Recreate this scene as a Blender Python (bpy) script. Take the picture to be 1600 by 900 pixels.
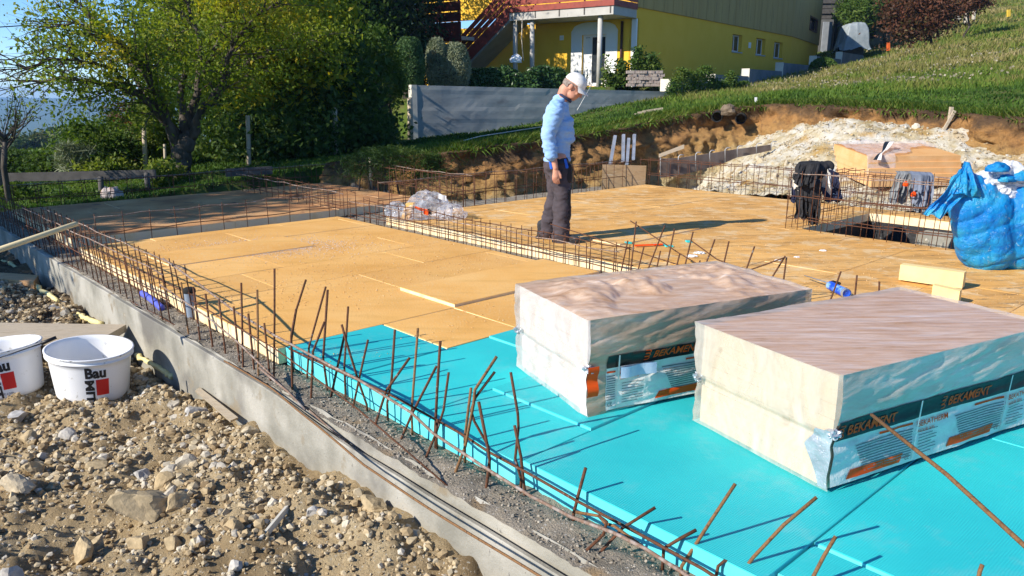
import bpy, bmesh, math, random
import numpy as np
from mathutils import Vector, Matrix, Euler
random.seed(7); RS=np.random.RandomState(11)
for o in list(bpy.data.objects): bpy.data.objects.remove(o)
SC=bpy.context.scene
# ---------------- camera, world, sun ----------------
FPX=1210.0; CH=1.48; PITCH=math.atan(305/1210)
cd=bpy.data.cameras.new("camera"); cam=bpy.data.objects.new("camera",cd); SC.collection.objects.link(cam)
cd.sensor_width=36; cd.lens=36*FPX/1600; cd.clip_start=.05; cd.clip_end=30000
cam.location=(0,0,CH); cam.rotation_euler=(math.pi/2-PITCH,0,0); SC.camera=cam
SUN_EL=math.radians(31); SUN_AZ=math.radians(240)
W=bpy.data.worlds.new("World"); SC.world=W; W.use_nodes=True
nt=W.node_tree; bg=nt.nodes["Background"]
sky=nt.nodes.new("ShaderNodeTexSky"); sky.sky_type='NISHITA'; sky.sun_disc=False
sky.sun_elevation=SUN_EL; sky.sun_rotation=SUN_AZ; sky.altitude=1500; sky.air_density=.75; sky.dust_density=.0; sky.ozone_density=4.5
hs=nt.nodes.new('ShaderNodeHueSaturation'); hs.inputs['Saturation'].default_value=1.12; nt.links.new(sky.outputs[0],hs.inputs['Color']); nt.links.new(hs.outputs[0],bg.inputs[0]); bg.inputs[1].default_value=.15
sl=bpy.data.lights.new("sun",'SUN'); sl.energy=5.0; sl.angle=math.radians(.5); sl.color=(1,.93,.82)
so=bpy.data.objects.new("sun",sl); SC.collection.objects.link(so)
SD=Vector((.867*math.cos(SUN_EL),.499*math.cos(SUN_EL),-math.sin(SUN_EL)))
so.rotation_euler=SD.to_track_quat('-Z','Y').to_euler(); so.location=(-20,-12,20)
SC.view_settings.view_transform='Standard'; SC.view_settings.look='None'; SC.view_settings.gamma=1
SC.view_settings.exposure=.5
try:
    SC.cycles.max_bounces=8; SC.cycles.transparent_max_bounces=12
except Exception: pass
# ---------------- survey helpers (pixel of the photo -> place on a known plane) ----------------
cp,sp_=math.cos(PITCH),math.sin(PITCH)
def ray(u,v):
    dx=(u-800)/FPX; dy=(v-450)/FPX
    return Vector((dx,cp-dy*sp_,-sp_-dy*cp))
def G(u,v,z=0):
    r=ray(u,v); t=(z-CH)/r.z; return Vector((r.x*t,r.y*t,z))
def AT(u,v,Y):
    r=ray(u,v); t=Y/r.y; return Vector((r.x*t,Y,CH+r.z*t))
AX=Vector((-.678,.735,0)); BX=Vector((.735,.678,0))
def S(a,b,z=0): return Vector((AX.x*a+BX.x*b, AX.y*a+BX.y*b, z))   # site frame
# inverse of S (axes are not exactly orthogonal)
_M=np.linalg.inv(np.array([[AX.x,BX.x],[AX.y,BX.y]]))
def toab(x,y): return _M[0,0]*x+_M[0,1]*y, _M[1,0]*x+_M[1,1]*y
def PB(u,v,b):
    "point of a pixel on the vertical plane b=const"
    r=ray(u,v); rb=_M[1,0]*r.x+_M[1,1]*r.y; t=b/rb
    return Vector((r.x*t,r.y*t,CH+r.z*t))
# ---------------- noise ----------------
def _h(ix,iy,iz,s):
    n=(ix*374761393+iy*668265263+iz*2147483647+s*1274126177)&0xffffffff
    n=((n^(n>>13))*1274126177)&0xffffffff
    return ((n^(n>>16))&0xffffff)/float(0xffffff)
def vn(P,seed=0):
    P=np.asarray(P,float); i=np.floor(P).astype(np.int64); f=P-i; f=f*f*(3-2*f)
    r=0
    for dx in (0,1):
        wx=f[:,0] if dx else 1-f[:,0]
        for dy in (0,1):
            wy=f[:,1] if dy else 1-f[:,1]
            for dz in (0,1):
                wz=f[:,2] if dz else 1-f[:,2]
                r=r+wx*wy*wz*_h(i[:,0]+dx,i[:,1]+dy,i[:,2]+dz,seed)
    return r*2-1
def fbm(P,sc,oct=4,seed=0,gain=.5):
    P=np.asarray(P,float)*sc; a=1; r=0
    for o in range(oct):
        r=r+a*vn(P+o*17.3,seed+o); P=P*2.03; a*=gain
    return r
def P3(x,y,z=0): return np.stack([x,y,np.zeros_like(x)+z],1)
# ---------------- object helpers ----------------
COL=SC.collection; ORG={}
def setp(o,label=None,cat=None,group=None,kind=None):
    if label: o["label"]=label
    if cat: o["category"]=cat
    if group: o["group"]=group
    if kind: o["kind"]=kind
    return o
def thing(name,label,cat,loc=(0,0,0),group=None,kind=None):
    o=bpy.data.objects.new(name,None); o.empty_display_size=.1; COL.objects.link(o); o.location=loc; ORG[o.name]=Vector(loc)
    return setp(o,label,cat,group,kind)
def mkmesh(name,V,F,mats,smooth=False,rnd=None,fm=None):
    V=np.asarray(V,np.float32).reshape(-1,3); me=bpy.data.meshes.new(name)
    if isinstance(F,np.ndarray):
        n,k=F.shape; me.vertices.add(len(V)); me.vertices.foreach_set("co",V.ravel())
        me.loops.add(n*k); me.loops.foreach_set("vertex_index",F.ravel().astype(np.int32))
        me.polygons.add(n); me.polygons.foreach_set("loop_start",np.arange(0,n*k,k,dtype=np.int32))
        try: me.polygons.foreach_set("loop_total",np.full(n,k,np.int32))
        except Exception: pass
        me.update(calc_edges=True)
    else: me.from_pydata([tuple(v) for v in V.tolist()],[],F)
    for m in (mats if isinstance(mats,(list,tuple)) else [mats]): me.materials.append(m)
    if fm is not None: me.polygons.foreach_set("material_index",np.asarray(fm,np.int32))
    me.polygons.foreach_set("use_smooth",np.full(len(me.polygons),bool(smooth)))
    if rnd is not None:
        at=me.attributes.new("rnd",'FLOAT','FACE' if len(rnd)==len(me.polygons) else 'POINT'); at.data.foreach_set("value",np.asarray(rnd,np.float32))
    me.update(); return me
def link(name,me,parent=None,loc=None):
    o=bpy.data.objects.new(name,me); COL.objects.link(o)
    if parent is not None: o.parent=parent
    if loc is not None: o.location=loc
    return o
def obj(name,V,F,mats,parent=None,smooth=False,rnd=None,fm=None,loc=None):
    """V in world coordinates; origin becomes the parent's origin (or loc / the base centre)"""
    V=np.asarray(V,float).reshape(-1,3)
    if parent is not None: org=np.array(ORG[parent.name])
    elif loc is not None: org=np.array(loc)
    else:
        mn,mx=V.min(0),V.max(0); org=np.array([(mn[0]+mx[0])/2,(mn[1]+mx[1])/2,mn[2]])
    me=mkmesh(name,V-org,F,mats,smooth,rnd,fm)
    o=link(name,me,parent)
    if parent is None: o.location=org
    ORG[o.name]=Vector(org); return o
class MB:
    def __init__(s): s.V=[]; s.F=[]; s.fm=[]
    def add(s,V,F,m=0):
        n=len(s.V); s.V+= [tuple(v) for v in V]; s.F+=[tuple(i+n for i in f) for f in F]; s.fm+=[m]*len(F); return s
    def box(s,c,d,ax=None,m=0,tm=None):
        """c centre, d full sizes, ax 3 axes"""
        c=Vector(c); ax=ax or (Vector((1,0,0)),Vector((0,1,0)),Vector((0,0,1)))
        vs=[c+ax[0]*(d[0]/2*i)+ax[1]*(d[1]/2*j)+ax[2]*(d[2]/2*k) for i in(-1,1) for j in(-1,1) for k in(-1,1)]
        F=[(0,1,3,2),(4,6,7,5),(0,4,5,1),(2,3,7,6),(0,2,6,4),(1,5,7,3)]
        s.add(vs,F,m)
        if tm is not None: s.fm[-1]=tm
        return s
    def hexa(s,b,t,m=0):
        "b,t: 4 bottom and 4 top points, same winding"
        n=len(b); s.add(list(b)+list(t),[tuple(range(n))[::-1],tuple(range(n,2*n))]+[(i,(i+1)%n,n+(i+1)%n,n+i) for i in range(n)],m); return s
    def tube(s,pts,r,n=6,m=0,cap=True):
        pts=[Vector(p) for p in pts]; k=len(pts); rr=r if isinstance(r,(list,tuple)) else [r]*k
        up=None; V=[]
        for i,p in enumerate(pts):
            d=(pts[min(i+1,k-1)]-pts[max(i-1,0)])
            d=d.normalized() if d.length>1e-9 else Vector((0,0,1))
            if up is None: up=d.orthogonal().normalized()
            up=(up-d*up.dot(d)); up=up.normalized() if up.length>1e-6 else d.orthogonal().normalized()
            sd=d.cross(up)
            for j in range(n):
                a=2*math.pi*j/n; V.append(p+(up*math.cos(a)+sd*math.sin(a))*rr[i])
        F=[(i*n+j,i*n+(j+1)%n,(i+1)*n+(j+1)%n,(i+1)*n+j) for i in range(k-1) for j in range(n)]
        if cap: F+=[tuple(range(n))[::-1],tuple(range((k-1)*n,k*n))]
        s.add(V,F,m); return s
    def build(s,name,mats,parent=None,smooth=False,loc=None):
        return obj(name,s.V,s.F,mats,parent,smooth,None,s.fm,loc)
def axes(d,up=Vector((0,0,1))):
    d=Vector(d).normalized(); y=up.cross(d).normalized(); return (d,y,d.cross(y))
def grid(nx,ny): 
    i=np.arange(nx-1)[:,None]*ny+np.arange(ny-1)[None,:]; i=i.ravel()
    return np.stack([i,i+ny,i+ny+1,i+1],1)
def rot_rand(n):
    q=RS.normal(size=(n,4)); q/=np.linalg.norm(q,axis=1)[:,None]; w,x,y,z=q.T
    return np.stack([np.stack([1-2*(y*y+z*z),2*(x*y-z*w),2*(x*z+y*w)],1),np.stack([2*(x*y+z*w),1-2*(x*x+z*z),2*(y*z-x*w)],1),np.stack([2*(x*z-y*w),2*(y*z+x*w),1-2*(x*x+y*y)],1)],1)
def ico(sub):
    bm=bmesh.new(); bmesh.ops.create_icosphere(bm,subdivisions=sub,radius=1); bm.verts.ensure_lookup_table()
    V=np.array([v.co[:] for v in bm.verts]); F=np.array([[v.index for v in f.verts] for f in bm.faces]); bm.free(); return V,F
def rock_shape(sub,seed,cuts=9,rough=.06):
    V,F=ico(sub); r=np.random.RandomState(seed); 
    for c in range(cuts):
        n=r.normal(size=3); n/=np.linalg.norm(n); d=r.uniform(.45,.8); t=V@n; k=t>d; V[k]-=np.outer(t[k]-d,n)
    V*=r.uniform(.7,1.15,3); V+=V*(fbm(V+seed,2.5,3,seed)*rough*2)[:,None]; return V,F
def scatter(name,pos,scale,base,mat,label=None,cat=None,kind="stuff",flat=.8,parent=None):
    "many small solids in one mesh"
    n=len(pos); R=rot_rand(n); bi=RS.randint(0,len(base),n); Vs=[];Fs=[];rs=[];off=0
    for k,(bv,bf) in enumerate(base):
        idx=np.where(bi==k)[0]
        if not len(idx): continue
        V=np.einsum('nij,vj->nvi',R[idx],bv)*scale[idx][:,None,None]*np.array([1,1,flat])+pos[idx][:,None,:]
        Vs.append(V.reshape(-1,3)); Fs.append((bf[None]+ (np.arange(len(idx))*len(bv))[:,None,None]+off).reshape(-1,3)); off+=len(idx)*len(bv)
        rs.append(np.repeat(RS.rand(len(idx)),len(bf)))
    o=obj(name,np.concatenate(Vs),np.concatenate(Fs),mat,parent,False,np.concatenate(rs))
    return setp(o,label,cat,None,kind)
# ---------------- materials ----------------
def newmat(name):
    m=bpy.data.materials.new(name); m.use_nodes=True; t=m.node_tree; b=t.nodes["Principled BSDF"]; return m,t,b
def nd(t,kind,**kw):
    n=t.nodes.new(kind)
    for k,v in kw.items(): setattr(n,k,v)
    return n
def ramp(t,fac,stops):
    r=nd(t,"ShaderNodeValToRGB"); e=r.color_ramp.elements
    while len(e)<len(stops): e.new(.5)
    for i,(p,c) in enumerate(stops): e[i].position=p; e[i].color=(*c,1) if len(c)==3 else c
    t.links.new(fac,r.inputs[0]); return r.outputs[0]
def noise(t,vec,scale,detail=5,rough=.55,dist=0):
    n=nd(t,"ShaderNodeTexNoise"); n.inputs["Scale"].default_value=scale; n.inputs["Detail"].default_value=detail; n.inputs["Roughness"].default_value=rough; n.inputs["Distortion"].default_value=dist
    t.links.new(vec,n.inputs["Vector"]); return n.outputs[0]
def pos(t,stretch=None,rot=0,objspace=False):
    if objspace: o=nd(t,"ShaderNodeTexCoord").outputs["Object"]
    else: o=nd(t,"ShaderNodeNewGeometry").outputs["Position"]
    if stretch or rot:
        mp=nd(t,"ShaderNodeMapping"); mp.inputs["Rotation"].default_value=(0,0,rot)
        mp.vector_type='TEXTURE' if False else 'POINT'
        if stretch: mp.inputs["Scale"].default_value=stretch
        t.links.new(o,mp.inputs[0]); o=mp.outputs[0]
    return o
def mixc(t,fac,a,b,mode='MIX'):
    m=nd(t,"ShaderNodeMix",data_type='RGBA',blend_type=mode)
    for s,v in ((m.inputs[0],fac),(m.inputs[6],a),(m.inputs[7],b)):
        if isinstance(v,(int,float)): s.default_value=v
        elif isinstance(v,tuple): s.default_value=(*v,1)
        else: t.links.new(v,s)
    return m.outputs[2]
def bump(t,b,h,strength=.4,dist=.01):
    n=nd(t,"ShaderNodeBump"); n.inputs["Strength"].default_value=strength; n.inputs["Distance"].default_value=dist
    t.links.new(h,n.inputs["Height"]); t.links.new(n.outputs[0],b.inputs["Normal"])
def M(name,cols,scale=4,rough=.8,bs=60,bst=.4,bd=.01,metal=0,spots=None,stretch=None,rot=0,spec=.35,lo=.3,hi=.7,objspace=False,detail=6):
    """mottled material: cols = 2..4 colours spread over noise; spots=(colour, scale, threshold)"""
    m,t,b=newmat(name); p=pos(t,stretch,rot,objspace)
    n=noise(t,p,scale,detail); k=len(cols)
    c=ramp(t,n,[(lo+(hi-lo)*i/max(1,k-1),cols[i]) for i in range(k)]) if k>1 else None
    if k==1: c=mixc(t,.0,cols[0],cols[0])
    if spots:
        for (sc_,ssc,th,w) in (spots if isinstance(spots[0],tuple) and len(spots[0])==4 else [spots]):
            f=ramp(t,noise(t,p,ssc,4),[(th,(0,0,0)),(min(1,th+w),(1,1,1))]); c=mixc(t,f,c,sc_)
    t.links.new(c,b.inputs["Base Color"]); b.inputs["Roughness"].default_value=rough; b.inputs["Metallic"].default_value=metal; b.inputs["Specular IOR Level"].default_value=spec
    if bst>0: bump(t,b,noise(t,p,bs,5,.6),bst,bd)
    return m
def leafmat(name,cols,trans=.35,rough=.6):
    m,t,b=newmat(name); a=nd(t,"ShaderNodeAttribute",attribute_name="rnd").outputs["Fac"]
    k=len(cols); c=ramp(t,a,[(i/(k-1),cols[i]) for i in range(k)])
    t.links.new(c,b.inputs["Base Color"]); b.inputs["Roughness"].default_value=rough; b.inputs["Specular IOR Level"].default_value=.25
    tr=nd(t,"ShaderNodeBsdfTranslucent"); t.links.new(mixc(t,1.0,c,(1.25,1.3,.6),'MULTIPLY'),tr.inputs[0])
    mx=nd(t,"ShaderNodeMixShader"); mx.inputs[0].default_value=trans
    t.links.new(b.outputs[0],mx.inputs[1]); t.links.new(tr.outputs[0],mx.inputs[2]); t.links.new(mx.outputs[0],t.nodes["Material Output"].inputs[0]); return m
def rndmat(name,cols,rough=.9,bs=80,bst=.5,bd=.006):
    m,t,b=newmat(name); a=nd(t,"ShaderNodeAttribute",attribute_name="rnd").outputs["Fac"]; k=len(cols)
    c=ramp(t,a,[(i/(k-1),cols[i]) for i in range(k)]); p=pos(t)
    c=mixc(t,.45,c,ramp(t,noise(t,p,35,4),[(.3,(.45,.42,.38)),(.7,(1.4,1.35,1.3))]),'MULTIPLY')
    t.links.new(c,b.inputs["Base Color"]); b.inputs["Roughness"].default_value=rough; b.inputs["Specular IOR Level"].default_value=.2
    if bst>0: bump(t,b,noise(t,p,bs,5,.6),bst,bd)
    return m
def film(name,tint,fac=.45,rough=.22,stretch=(1,1,1),rot=0,var=.35,sc=9,objspace=False,cols=None):
    m,t,b=newmat(name); b.inputs["Base Color"].default_value=(*tint,1)
    if cols: t.links.new(ramp(t,noise(t,pos(t,stretch,rot,objspace),sc*.8,8,.7,.5),[(.32+.36*i/(len(cols)-1),c) for i,c in enumerate(cols)]),b.inputs["Base Color"])
    b.inputs["Roughness"].default_value=rough; b.inputs["Specular IOR Level"].default_value=.5
    p=pos(t,stretch,rot,objspace); n=noise(t,p,sc,6,.6,.6)
    f=nd(t,"ShaderNodeMapRange"); f.inputs[1].default_value=.3; f.inputs[2].default_value=.7; f.inputs[3].default_value=max(0,fac-var/2); f.inputs[4].default_value=min(1,fac+var/2); t.links.new(n,f.inputs[0])
    bump(t,b,noise(t,p,sc*2.2,6,.65,1.2),.38,.010)
    tr=nd(t,"ShaderNodeBsdfTransparent"); mx=nd(t,"ShaderNodeMixShader"); t.links.new(f.outputs[0],mx.inputs[0]); t.links.new(tr.outputs[0],mx.inputs[1]); t.links.new(b.outputs[0],mx.inputs[2]); t.links.new(mx.outputs[0],t.nodes["Material Output"].inputs[0]); return m
MAT={}
MAT['rust']=M("rust",[(.05,.022,.014),(.14,.055,.025),(.08,.045,.03)],60,.8,300,.4,.002,metal=.2,spots=((.22,.19,.17),25,.64,.05))
MAT['rust_bright']=M("rust_bright",[(.15,.07,.028),(.24,.125,.05),(.09,.045,.022)],70,.75,260,.5,.003,metal=.1)
MAT['rebar_cement']=M("rebar_cement",[(.33,.29,.26),(.20,.12,.08),(.42,.38,.35)],22,.9,200,.4,.003)
MAT['concrete']=M("concrete",[(.22,.21,.175),(.31,.295,.25),(.40,.38,.33)],2.6,.9,60,.6,.006,lo=.38,hi=.62,spots=[((.17,.16,.14),1.6,.56,.10),((.24,.20,.14),4.5,.60,.08),((.50,.48,.42),9,.68,.05),((.2,.19,.17),50,.66,.04)])
MAT['concrete_rough']=M("concrete_rough",[(.15,.13,.10),(.27,.235,.185),(.35,.29,.21)],8,.95,120,.9,.012,spots=[((.50,.47,.42),70,.62,.06),((.08,.075,.07),55,.62,.06),((.30,.20,.10),2.5,.63,.08)])
MAT['steel']=M("galvanised_steel",[(.35,.36,.38),(.55,.56,.58)],12,.45,80,.1,.002,metal=.6)
MAT['wood_old']=M("weathered_timber",[(.36,.29,.2),(.52,.43,.31),(.42,.36,.28)],6,.85,60,.5,.006,stretch=(1,9,9),spots=((.25,.19,.13),14,.66,.05),objspace=False)
MAT['wood_fresh']=M("fresh_timber",[(.58,.30,.13),(.70,.42,.2),(.5,.26,.12)],8,.75,60,.3,.004,stretch=(1,6,6))
MAT['wood_dark']=M("dark_timber",[(.07,.065,.06),(.12,.11,.10)],7,.9,60,.5,.006)
MAT['dark']=M("dark_void",[(.01,.01,.01),(.02,.02,.02)],3,.9,30,0)
MAT['white_plastic']=M("white_plastic",[(.80,.80,.80),(.86,.86,.85)],5,.32,40,.04,.003,spots=[((.55,.54,.5),17,.68,.05),((.35,.33,.3),40,.72,.03)],spec=.5)
MAT['black_print']=M("black_print",[(.015,.015,.017),(.02,.02,.022)],5,.45,40,0)
MAT['red_print']=M("red_print",[(.55,.015,.015),(.62,.02,.02)],5,.4,40,0,spots=((.6,.35,.3),30,.72,.02))
HAZE=True
# ================= terrain =================
ctrl=[AT(*q) for q in [(1243,163,15.2),(1108,172,15.8),(1410,178,13.7),(1611,195,12),(990,207,15.2),(880,217,13.8),(745,240,12.4),(712,245,12.1),(500,262,13.9),
 (700,225,16),(800,213,18),(650,212,25.8),(860,200,26.7),(1000,167,27.5),(1047,150,29.3),(1100,151,30),(1180,139,34),(1240,124,38.5),(1300,112,45),(1350,103,53),
 (1600,150,16),(1600,100,25),(1600,50,40),(1600,18,60),(1450,75,45),(1400,130,25),(1300,150,19.5),(1200,152,21),(1500,35,60),(1420,60,60),(1750,190,11.5),(1750,100,22),
 (285,278,15.3),(360,240,21),(420,252,17),(100,288,15),(20,255,22),(-200,305,14),(525,243,18),(150,264,18),(-50,330,12.5),(400,285,13.6),(600,235,20)]]
ctrl+= [Vector(q) for q in [(-20,32,-1.3),(-32,62,-6),(-40,0,-2.5),(-20,-10,-.8),(0,-12,-.5),(20,-10,.8),(30,5,2.2),(45,22,5.2),(62,60,11),(30,105,13),(0,70,2.5),(-12,110,-5),(-60,110,-14),(80,110,17),(-14,6,-.35),(-12,0,-.4),(12,2,.3),(80,0,5)]]
_C=np.array([c[:] for c in ctrl]); 
def _phi(r2): return np.sqrt(r2+9.0)
_n=len(_C); _K=_phi(((_C[:,None,:2]-_C[None,:,:2])**2).sum(-1)); _A=np.zeros((_n+3,_n+3)); _A[:_n,:_n]=_K-np.eye(_n)*.35; _A[:_n,_n]=1; _A[:_n,_n+1:]=_C[:,:2]; _A[_n,:_n]=1; _A[_n+1:,:_n]=_C[:,:2].T
_w=np.linalg.solve(_A,np.concatenate([_C[:,2],[0,0,0]]))
def hill0(x,y):
    x=np.asarray(x,float); y=np.asarray(y,float); xc=np.clip(x,-60,80); yc=np.clip(y,-15,112)
    r=_w[_n]+_w[_n+1]*xc+_w[_n+2]*yc
    for i in range(_n): r=r+_w[i]*_phi((xc-_C[i,0])**2+(yc-_C[i,1])**2)
    return r
def sstep(a,b,t): t=np.clip((t-a)/(b-a),0,1); return t*t*(3-2*t)
def inpoly(px,py,poly):
    ins=np.zeros(px.shape,bool); n=len(poly)
    for i in range(n):
        x1,y1=poly[i]; x2,y2=poly[(i+1)%n]
        c=((y1>py)!=(y2>py))&(px<(x2-x1)*(py-y1)/((y2-y1) if y2!=y1 else 1e-9)+x1); ins^=c
    return ins
CUT=[(12.7,7.3),(11.0,7.55),(9.9,7.8),(9.6,9),(9.7,10),(9.4,11.2),(9.5,12.2),(9.1,13.4),(8.3,14.1),(7.2,14.3),(5.8,14.1),(4.6,14.15),(3.5,13.9),(2,13.7),(.5,13.7),(-4,13.4)]
EXC=[(12.6,-5)]+[(a+.42*(a-4)/math.hypot(a-4,b-6),b+.42*(b-6)/math.hypot(a-4,b-6)) for a,b in CUT]+[(-5,-9),(7,-9)]
HC=Vector((5.18,34,0)); HW=Vector((.585,.811,0)); HL=Vector((-.811,.585,0)); HN=Vector((-.585,-.811,0))   # house corner, side dir, front dir, front normal
RW0=Vector((-3.1,26,0)); RW1=Vector((5.9,30,0))
TERR=[(RW0.x-.3,RW0.y+1.3),(RW1.x-.5,RW1.y+1.3)]+[tuple((RW1+HW*t+Vector((-1.2,.6,0)))[:2]) for t in (31,)]+[(16,75),(-22,60),(-8,36)]
def terrain(x,y):
    x=np.asarray(x,float); y=np.asarray(y,float); z=hill0(x,y)
    p=P3(x,y); z=z+.10*fbm(p,.35,3,3)+.03*fbm(p,1.6,2,9)
    tr=inpoly(x,y,TERR); z=np.where(tr,1.70,z)
    a,b=toab(x,y); ex=inpoly(a,b,EXC); z=np.where(ex,-.60,z)
    r=np.hypot(x-10,y-40); far=-75*sstep(0,500,r-90)+55*sstep(2600,4600,r+500*fbm(p,.0006,3,5))+14*fbm(p,.0013,3,7)*sstep(800,3000,r)
    return z+far*sstep(95,300,r)
def build_ground():
    n=520; k=8.0; u=np.linspace(-1,1,n); g=4*np.sinh(k*u)
    X,Y=np.meshgrid(3+g,11+g,indexing='ij'); x=X.ravel(); y=Y.ravel(); z=terrain(x,y)
    m,t,b=newmat("meadow_soil"); p=pos(t)
    c=ramp(t,noise(t,p,.5,7,.6),[(.3,(.035,.075,.012)),(.5,(.075,.12,.02)),(.7,(.16,.17,.05))])
    c=mixc(t,ramp(t,noise(t,p,3.1,5),[(.5,(0,0,0)),(.7,(1,1,1))]),c,(.10,.085,.04))
    t.links.new(c,b.inputs["Base Color"]); b.inputs["Roughness"].default_value=1; b.inputs["Specular IOR Level"].default_value=.1
    bump(t,b,noise(t,p,14,6,.7),.8,.05)
    setp(obj("ground",np.stack([x,y,z],1),grid(n,n),m,smooth=True,loc=(0,0,0)),"grassy hillside that falls away to a hazy valley and far hills",None,None,"structure")
build_ground()
# ---- dirt beside the foundation ----
dpts=[(5.77,1.7,-.50),(8,1.7,-.42),(10,1.6,-.40),(4.6,1.65,-.43),(3.9,1.65,-.38),(3.4,1.65,-.345),(2.8,1.65,-.335),(2.3,1.65,-.345),(1.9,1.65,-.35),(0,1.6,-.38),(5.3,1.0,-.52),(5.9,1.0,-.52),(3.7,1.0,-.42),(3.5,.2,-.40),(2.5,.9,-.33),(5.2,.3,-.5),(7,.6,-.42),(1,0,-.3),(6,-2,-.5),(9,-1,-.45),(2,-3,-.3),(11,1,-.35)]
_D=np.array(dpts); _kd=np.sqrt(((_D[:,None,:2]-_D[None,:,:2])**2).sum(-1)+.15); _wd=np.linalg.solve(_kd-np.eye(len(_D))*.02,_D[:,2]+.4)
def dirt(a,b,fine=True):
    a=np.asarray(a,float); b=np.asarray(b,float); z=-.4+sum(_wd[i]*np.sqrt((a-_D[i,0])**2+(b-_D[i,1])**2+.15) for i in range(len(_D)))
    p=P3(a,b); z=z+.055*fbm(p,1.7,3,21)
    if fine: z=z+.07*np.abs(fbm(p,2.8,4,31))+.030*fbm(p,12,4,33)-.02
    return z
def build_dirt():
    a=np.arange(-1.2,11.5,.024); b=np.arange(-3.2,1.80,.024); A_,B_=np.meshgrid(a,b,indexing='ij'); x=AX.x*A_+BX.x*B_; y=AX.y*A_+BX.y*B_
    z=dirt(A_.ravel(),B_.ravel())
    m,t,bb=newmat("excavated_soil"); p=pos(t)
    c=ramp(t,noise(t,p,2.2,7,.65),[(.3,(.20,.14,.075)),(.46,(.37,.275,.155)),(.6,(.47,.365,.215)),(.75,(.52,.44,.29))])
    # darker, blotchy soil towards the far end of the heap
    sx=nd(t,"ShaderNodeSeparateXYZ"); t.links.new(p,sx.inputs[0]); mr=nd(t,"ShaderNodeMapRange"); mr.inputs[1].default_value=4.6; mr.inputs[2].default_value=5.6; t.links.new(sx.outputs[1],mr.inputs[0])
    mm=nd(t,"ShaderNodeMath",operation='MULTIPLY'); t.links.new(mr.outputs[0],mm.inputs[0]); t.links.new(ramp(t,noise(t,p,3,5),[(.35,(.45,.45,.45)),(.6,(1,1,1))]),mm.inputs[1])
    c=mixc(t,mm.outputs[0],c,(.075,.055,.04))
    c=mixc(t,ramp(t,noise(t,p,60,4),[(.62,(0,0,0)),(.7,(1,1,1))]),c,(.5,.46,.38))
    t.links.new(c,bb.inputs["Base Color"]); bb.inputs["Roughness"].default_value=1; bb.inputs["Specular IOR Level"].default_value=.1
    bump(t,bb,noise(t,p,55,7,.75),1,.02)
    setp(obj("dirt",np.stack([x.ravel(),y.ravel(),z],1),grid(len(a),len(b)),m,smooth=True,loc=(0,0,0)),"loose yellow-brown excavated dirt beside the foundation",None,None,"structure")
build_dirt()
BASE1=[rock_shape(2,20+s,9) for s in range(8)]; BASE3=[rock_shape(3,40+s,12,.07) for s in range(8)]
MAT['stone']=rndmat("stone_mixed",[(.24,.17,.09),(.38,.28,.15),(.46,.37,.23),(.50,.46,.38),(.42,.42,.42)])
MAT['clod']=rndmat("soil_clods",[(.25,.18,.10),(.36,.27,.155),(.43,.335,.20),(.48,.39,.25),(.50,.43,.30),(.56,.52,.44)],bst=0)
MAT['gravel']=rndmat("grey_gravel",[(.13,.115,.09),(.23,.205,.165),(.34,.30,.24),(.45,.41,.34)],bst=0)
def clods():
    n=46000; a=.8+8.5*RS.rand(n)**1.35; b=1.66-2.6*RS.rand(n)**1.1
    mk=sstep(-.6,.4,fbm(P3(a,b),1.6,3,205)); z=dirt(a,b); s=(.005+.027*RS.rand(n)**3.4)*(.6+.5*mk)
    P=np.stack([AX.x*a+BX.x*b,AX.y*a+BX.y*b,z+s*.3],1)
    scatter("soil_clods",P,s,[(v,f) for v,f in [rock_shape(1,s_,5,.05) for s_ in range(4)]],MAT['clod'],"crumbly clods of yellow-brown soil covering the dirt","soil")
clods()
def rock_obj(name,P,s,k,label,group=None,big=False,flat=.8,rnd=None,mat=None):
    key=("R3" if big else "R1")+str(k)
    if key not in ROCKM: 
        bv,bf=(BASE3 if big else BASE1)[k]; me=mkmesh("stone",bv,bf,mat or MAT['stone'],False,np.full(len(bf),.35+.65*RS.rand() if rnd is None else rnd)); ROCKM[key]=me
    o=link(name,ROCKM[key]); o.location=P; o.scale=(s,s*random.uniform(.8,1.1),s*flat); o.rotation_euler=(random.uniform(-.5,.5),random.uniform(-.5,.5),random.uniform(0,6.28))
    return setp(o,label,"stone",group)
ROCKM={}
def on_dirt(u,v):
    z=-.4
    for _ in range(12):
        p=G(u,v,z); a,b=toab(p.x,p.y); z=float(dirt(np.array([a]),np.array([b]),False)[0])
    return Vector((p.x,p.y,z)),(a,b)
heroes=[(235,803,.15,"largest pale boulder lying in the open dirt"),(312,655,.095,"grey-topped stone beside the broken cream board"),(262,640,.10,"yellow angular stone to the right of the white tub"),(235,625,.075,"rusty brown stone touching the right white tub"),
 (205,650,.08,"rounded beige stone below the right white tub"),(395,682,.075,"tan stone leaning against the foundation wall"),(218,856,.07,"split grey stone below the largest boulder"),(130,870,.075,"dark brown stone at the bottom left of the dirt"),(152,855,.05,"white block of rock beside the dark brown stone"),
 (225,745,.055,"grey stone above the largest boulder"),(112,740,.035,"small white pointed stone in the middle of the dirt"),(25,655,.08,"beige stone under the left white tub"),(50,735,.07,"yellowish stone at the left edge of the dirt"),(30,765,.075,"large pale slab of stone at the far left"),(272,850,.05,"whitish wedge stone right of the split grey stone"),
 (275,792,.06,"dark sided stone right of the largest boulder"),(585,795,.06,"pale stone near the foundation in the lower middle"),(490,805,.055,"light brown block beside the pale wood splinter"),(545,825,.045,"beige stone near the lower foundation wall"),(88,490,.09,"brown clump of earth and rock behind the plank"),(240,600,.045,"flat ochre stone against the foundation wall")]
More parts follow.
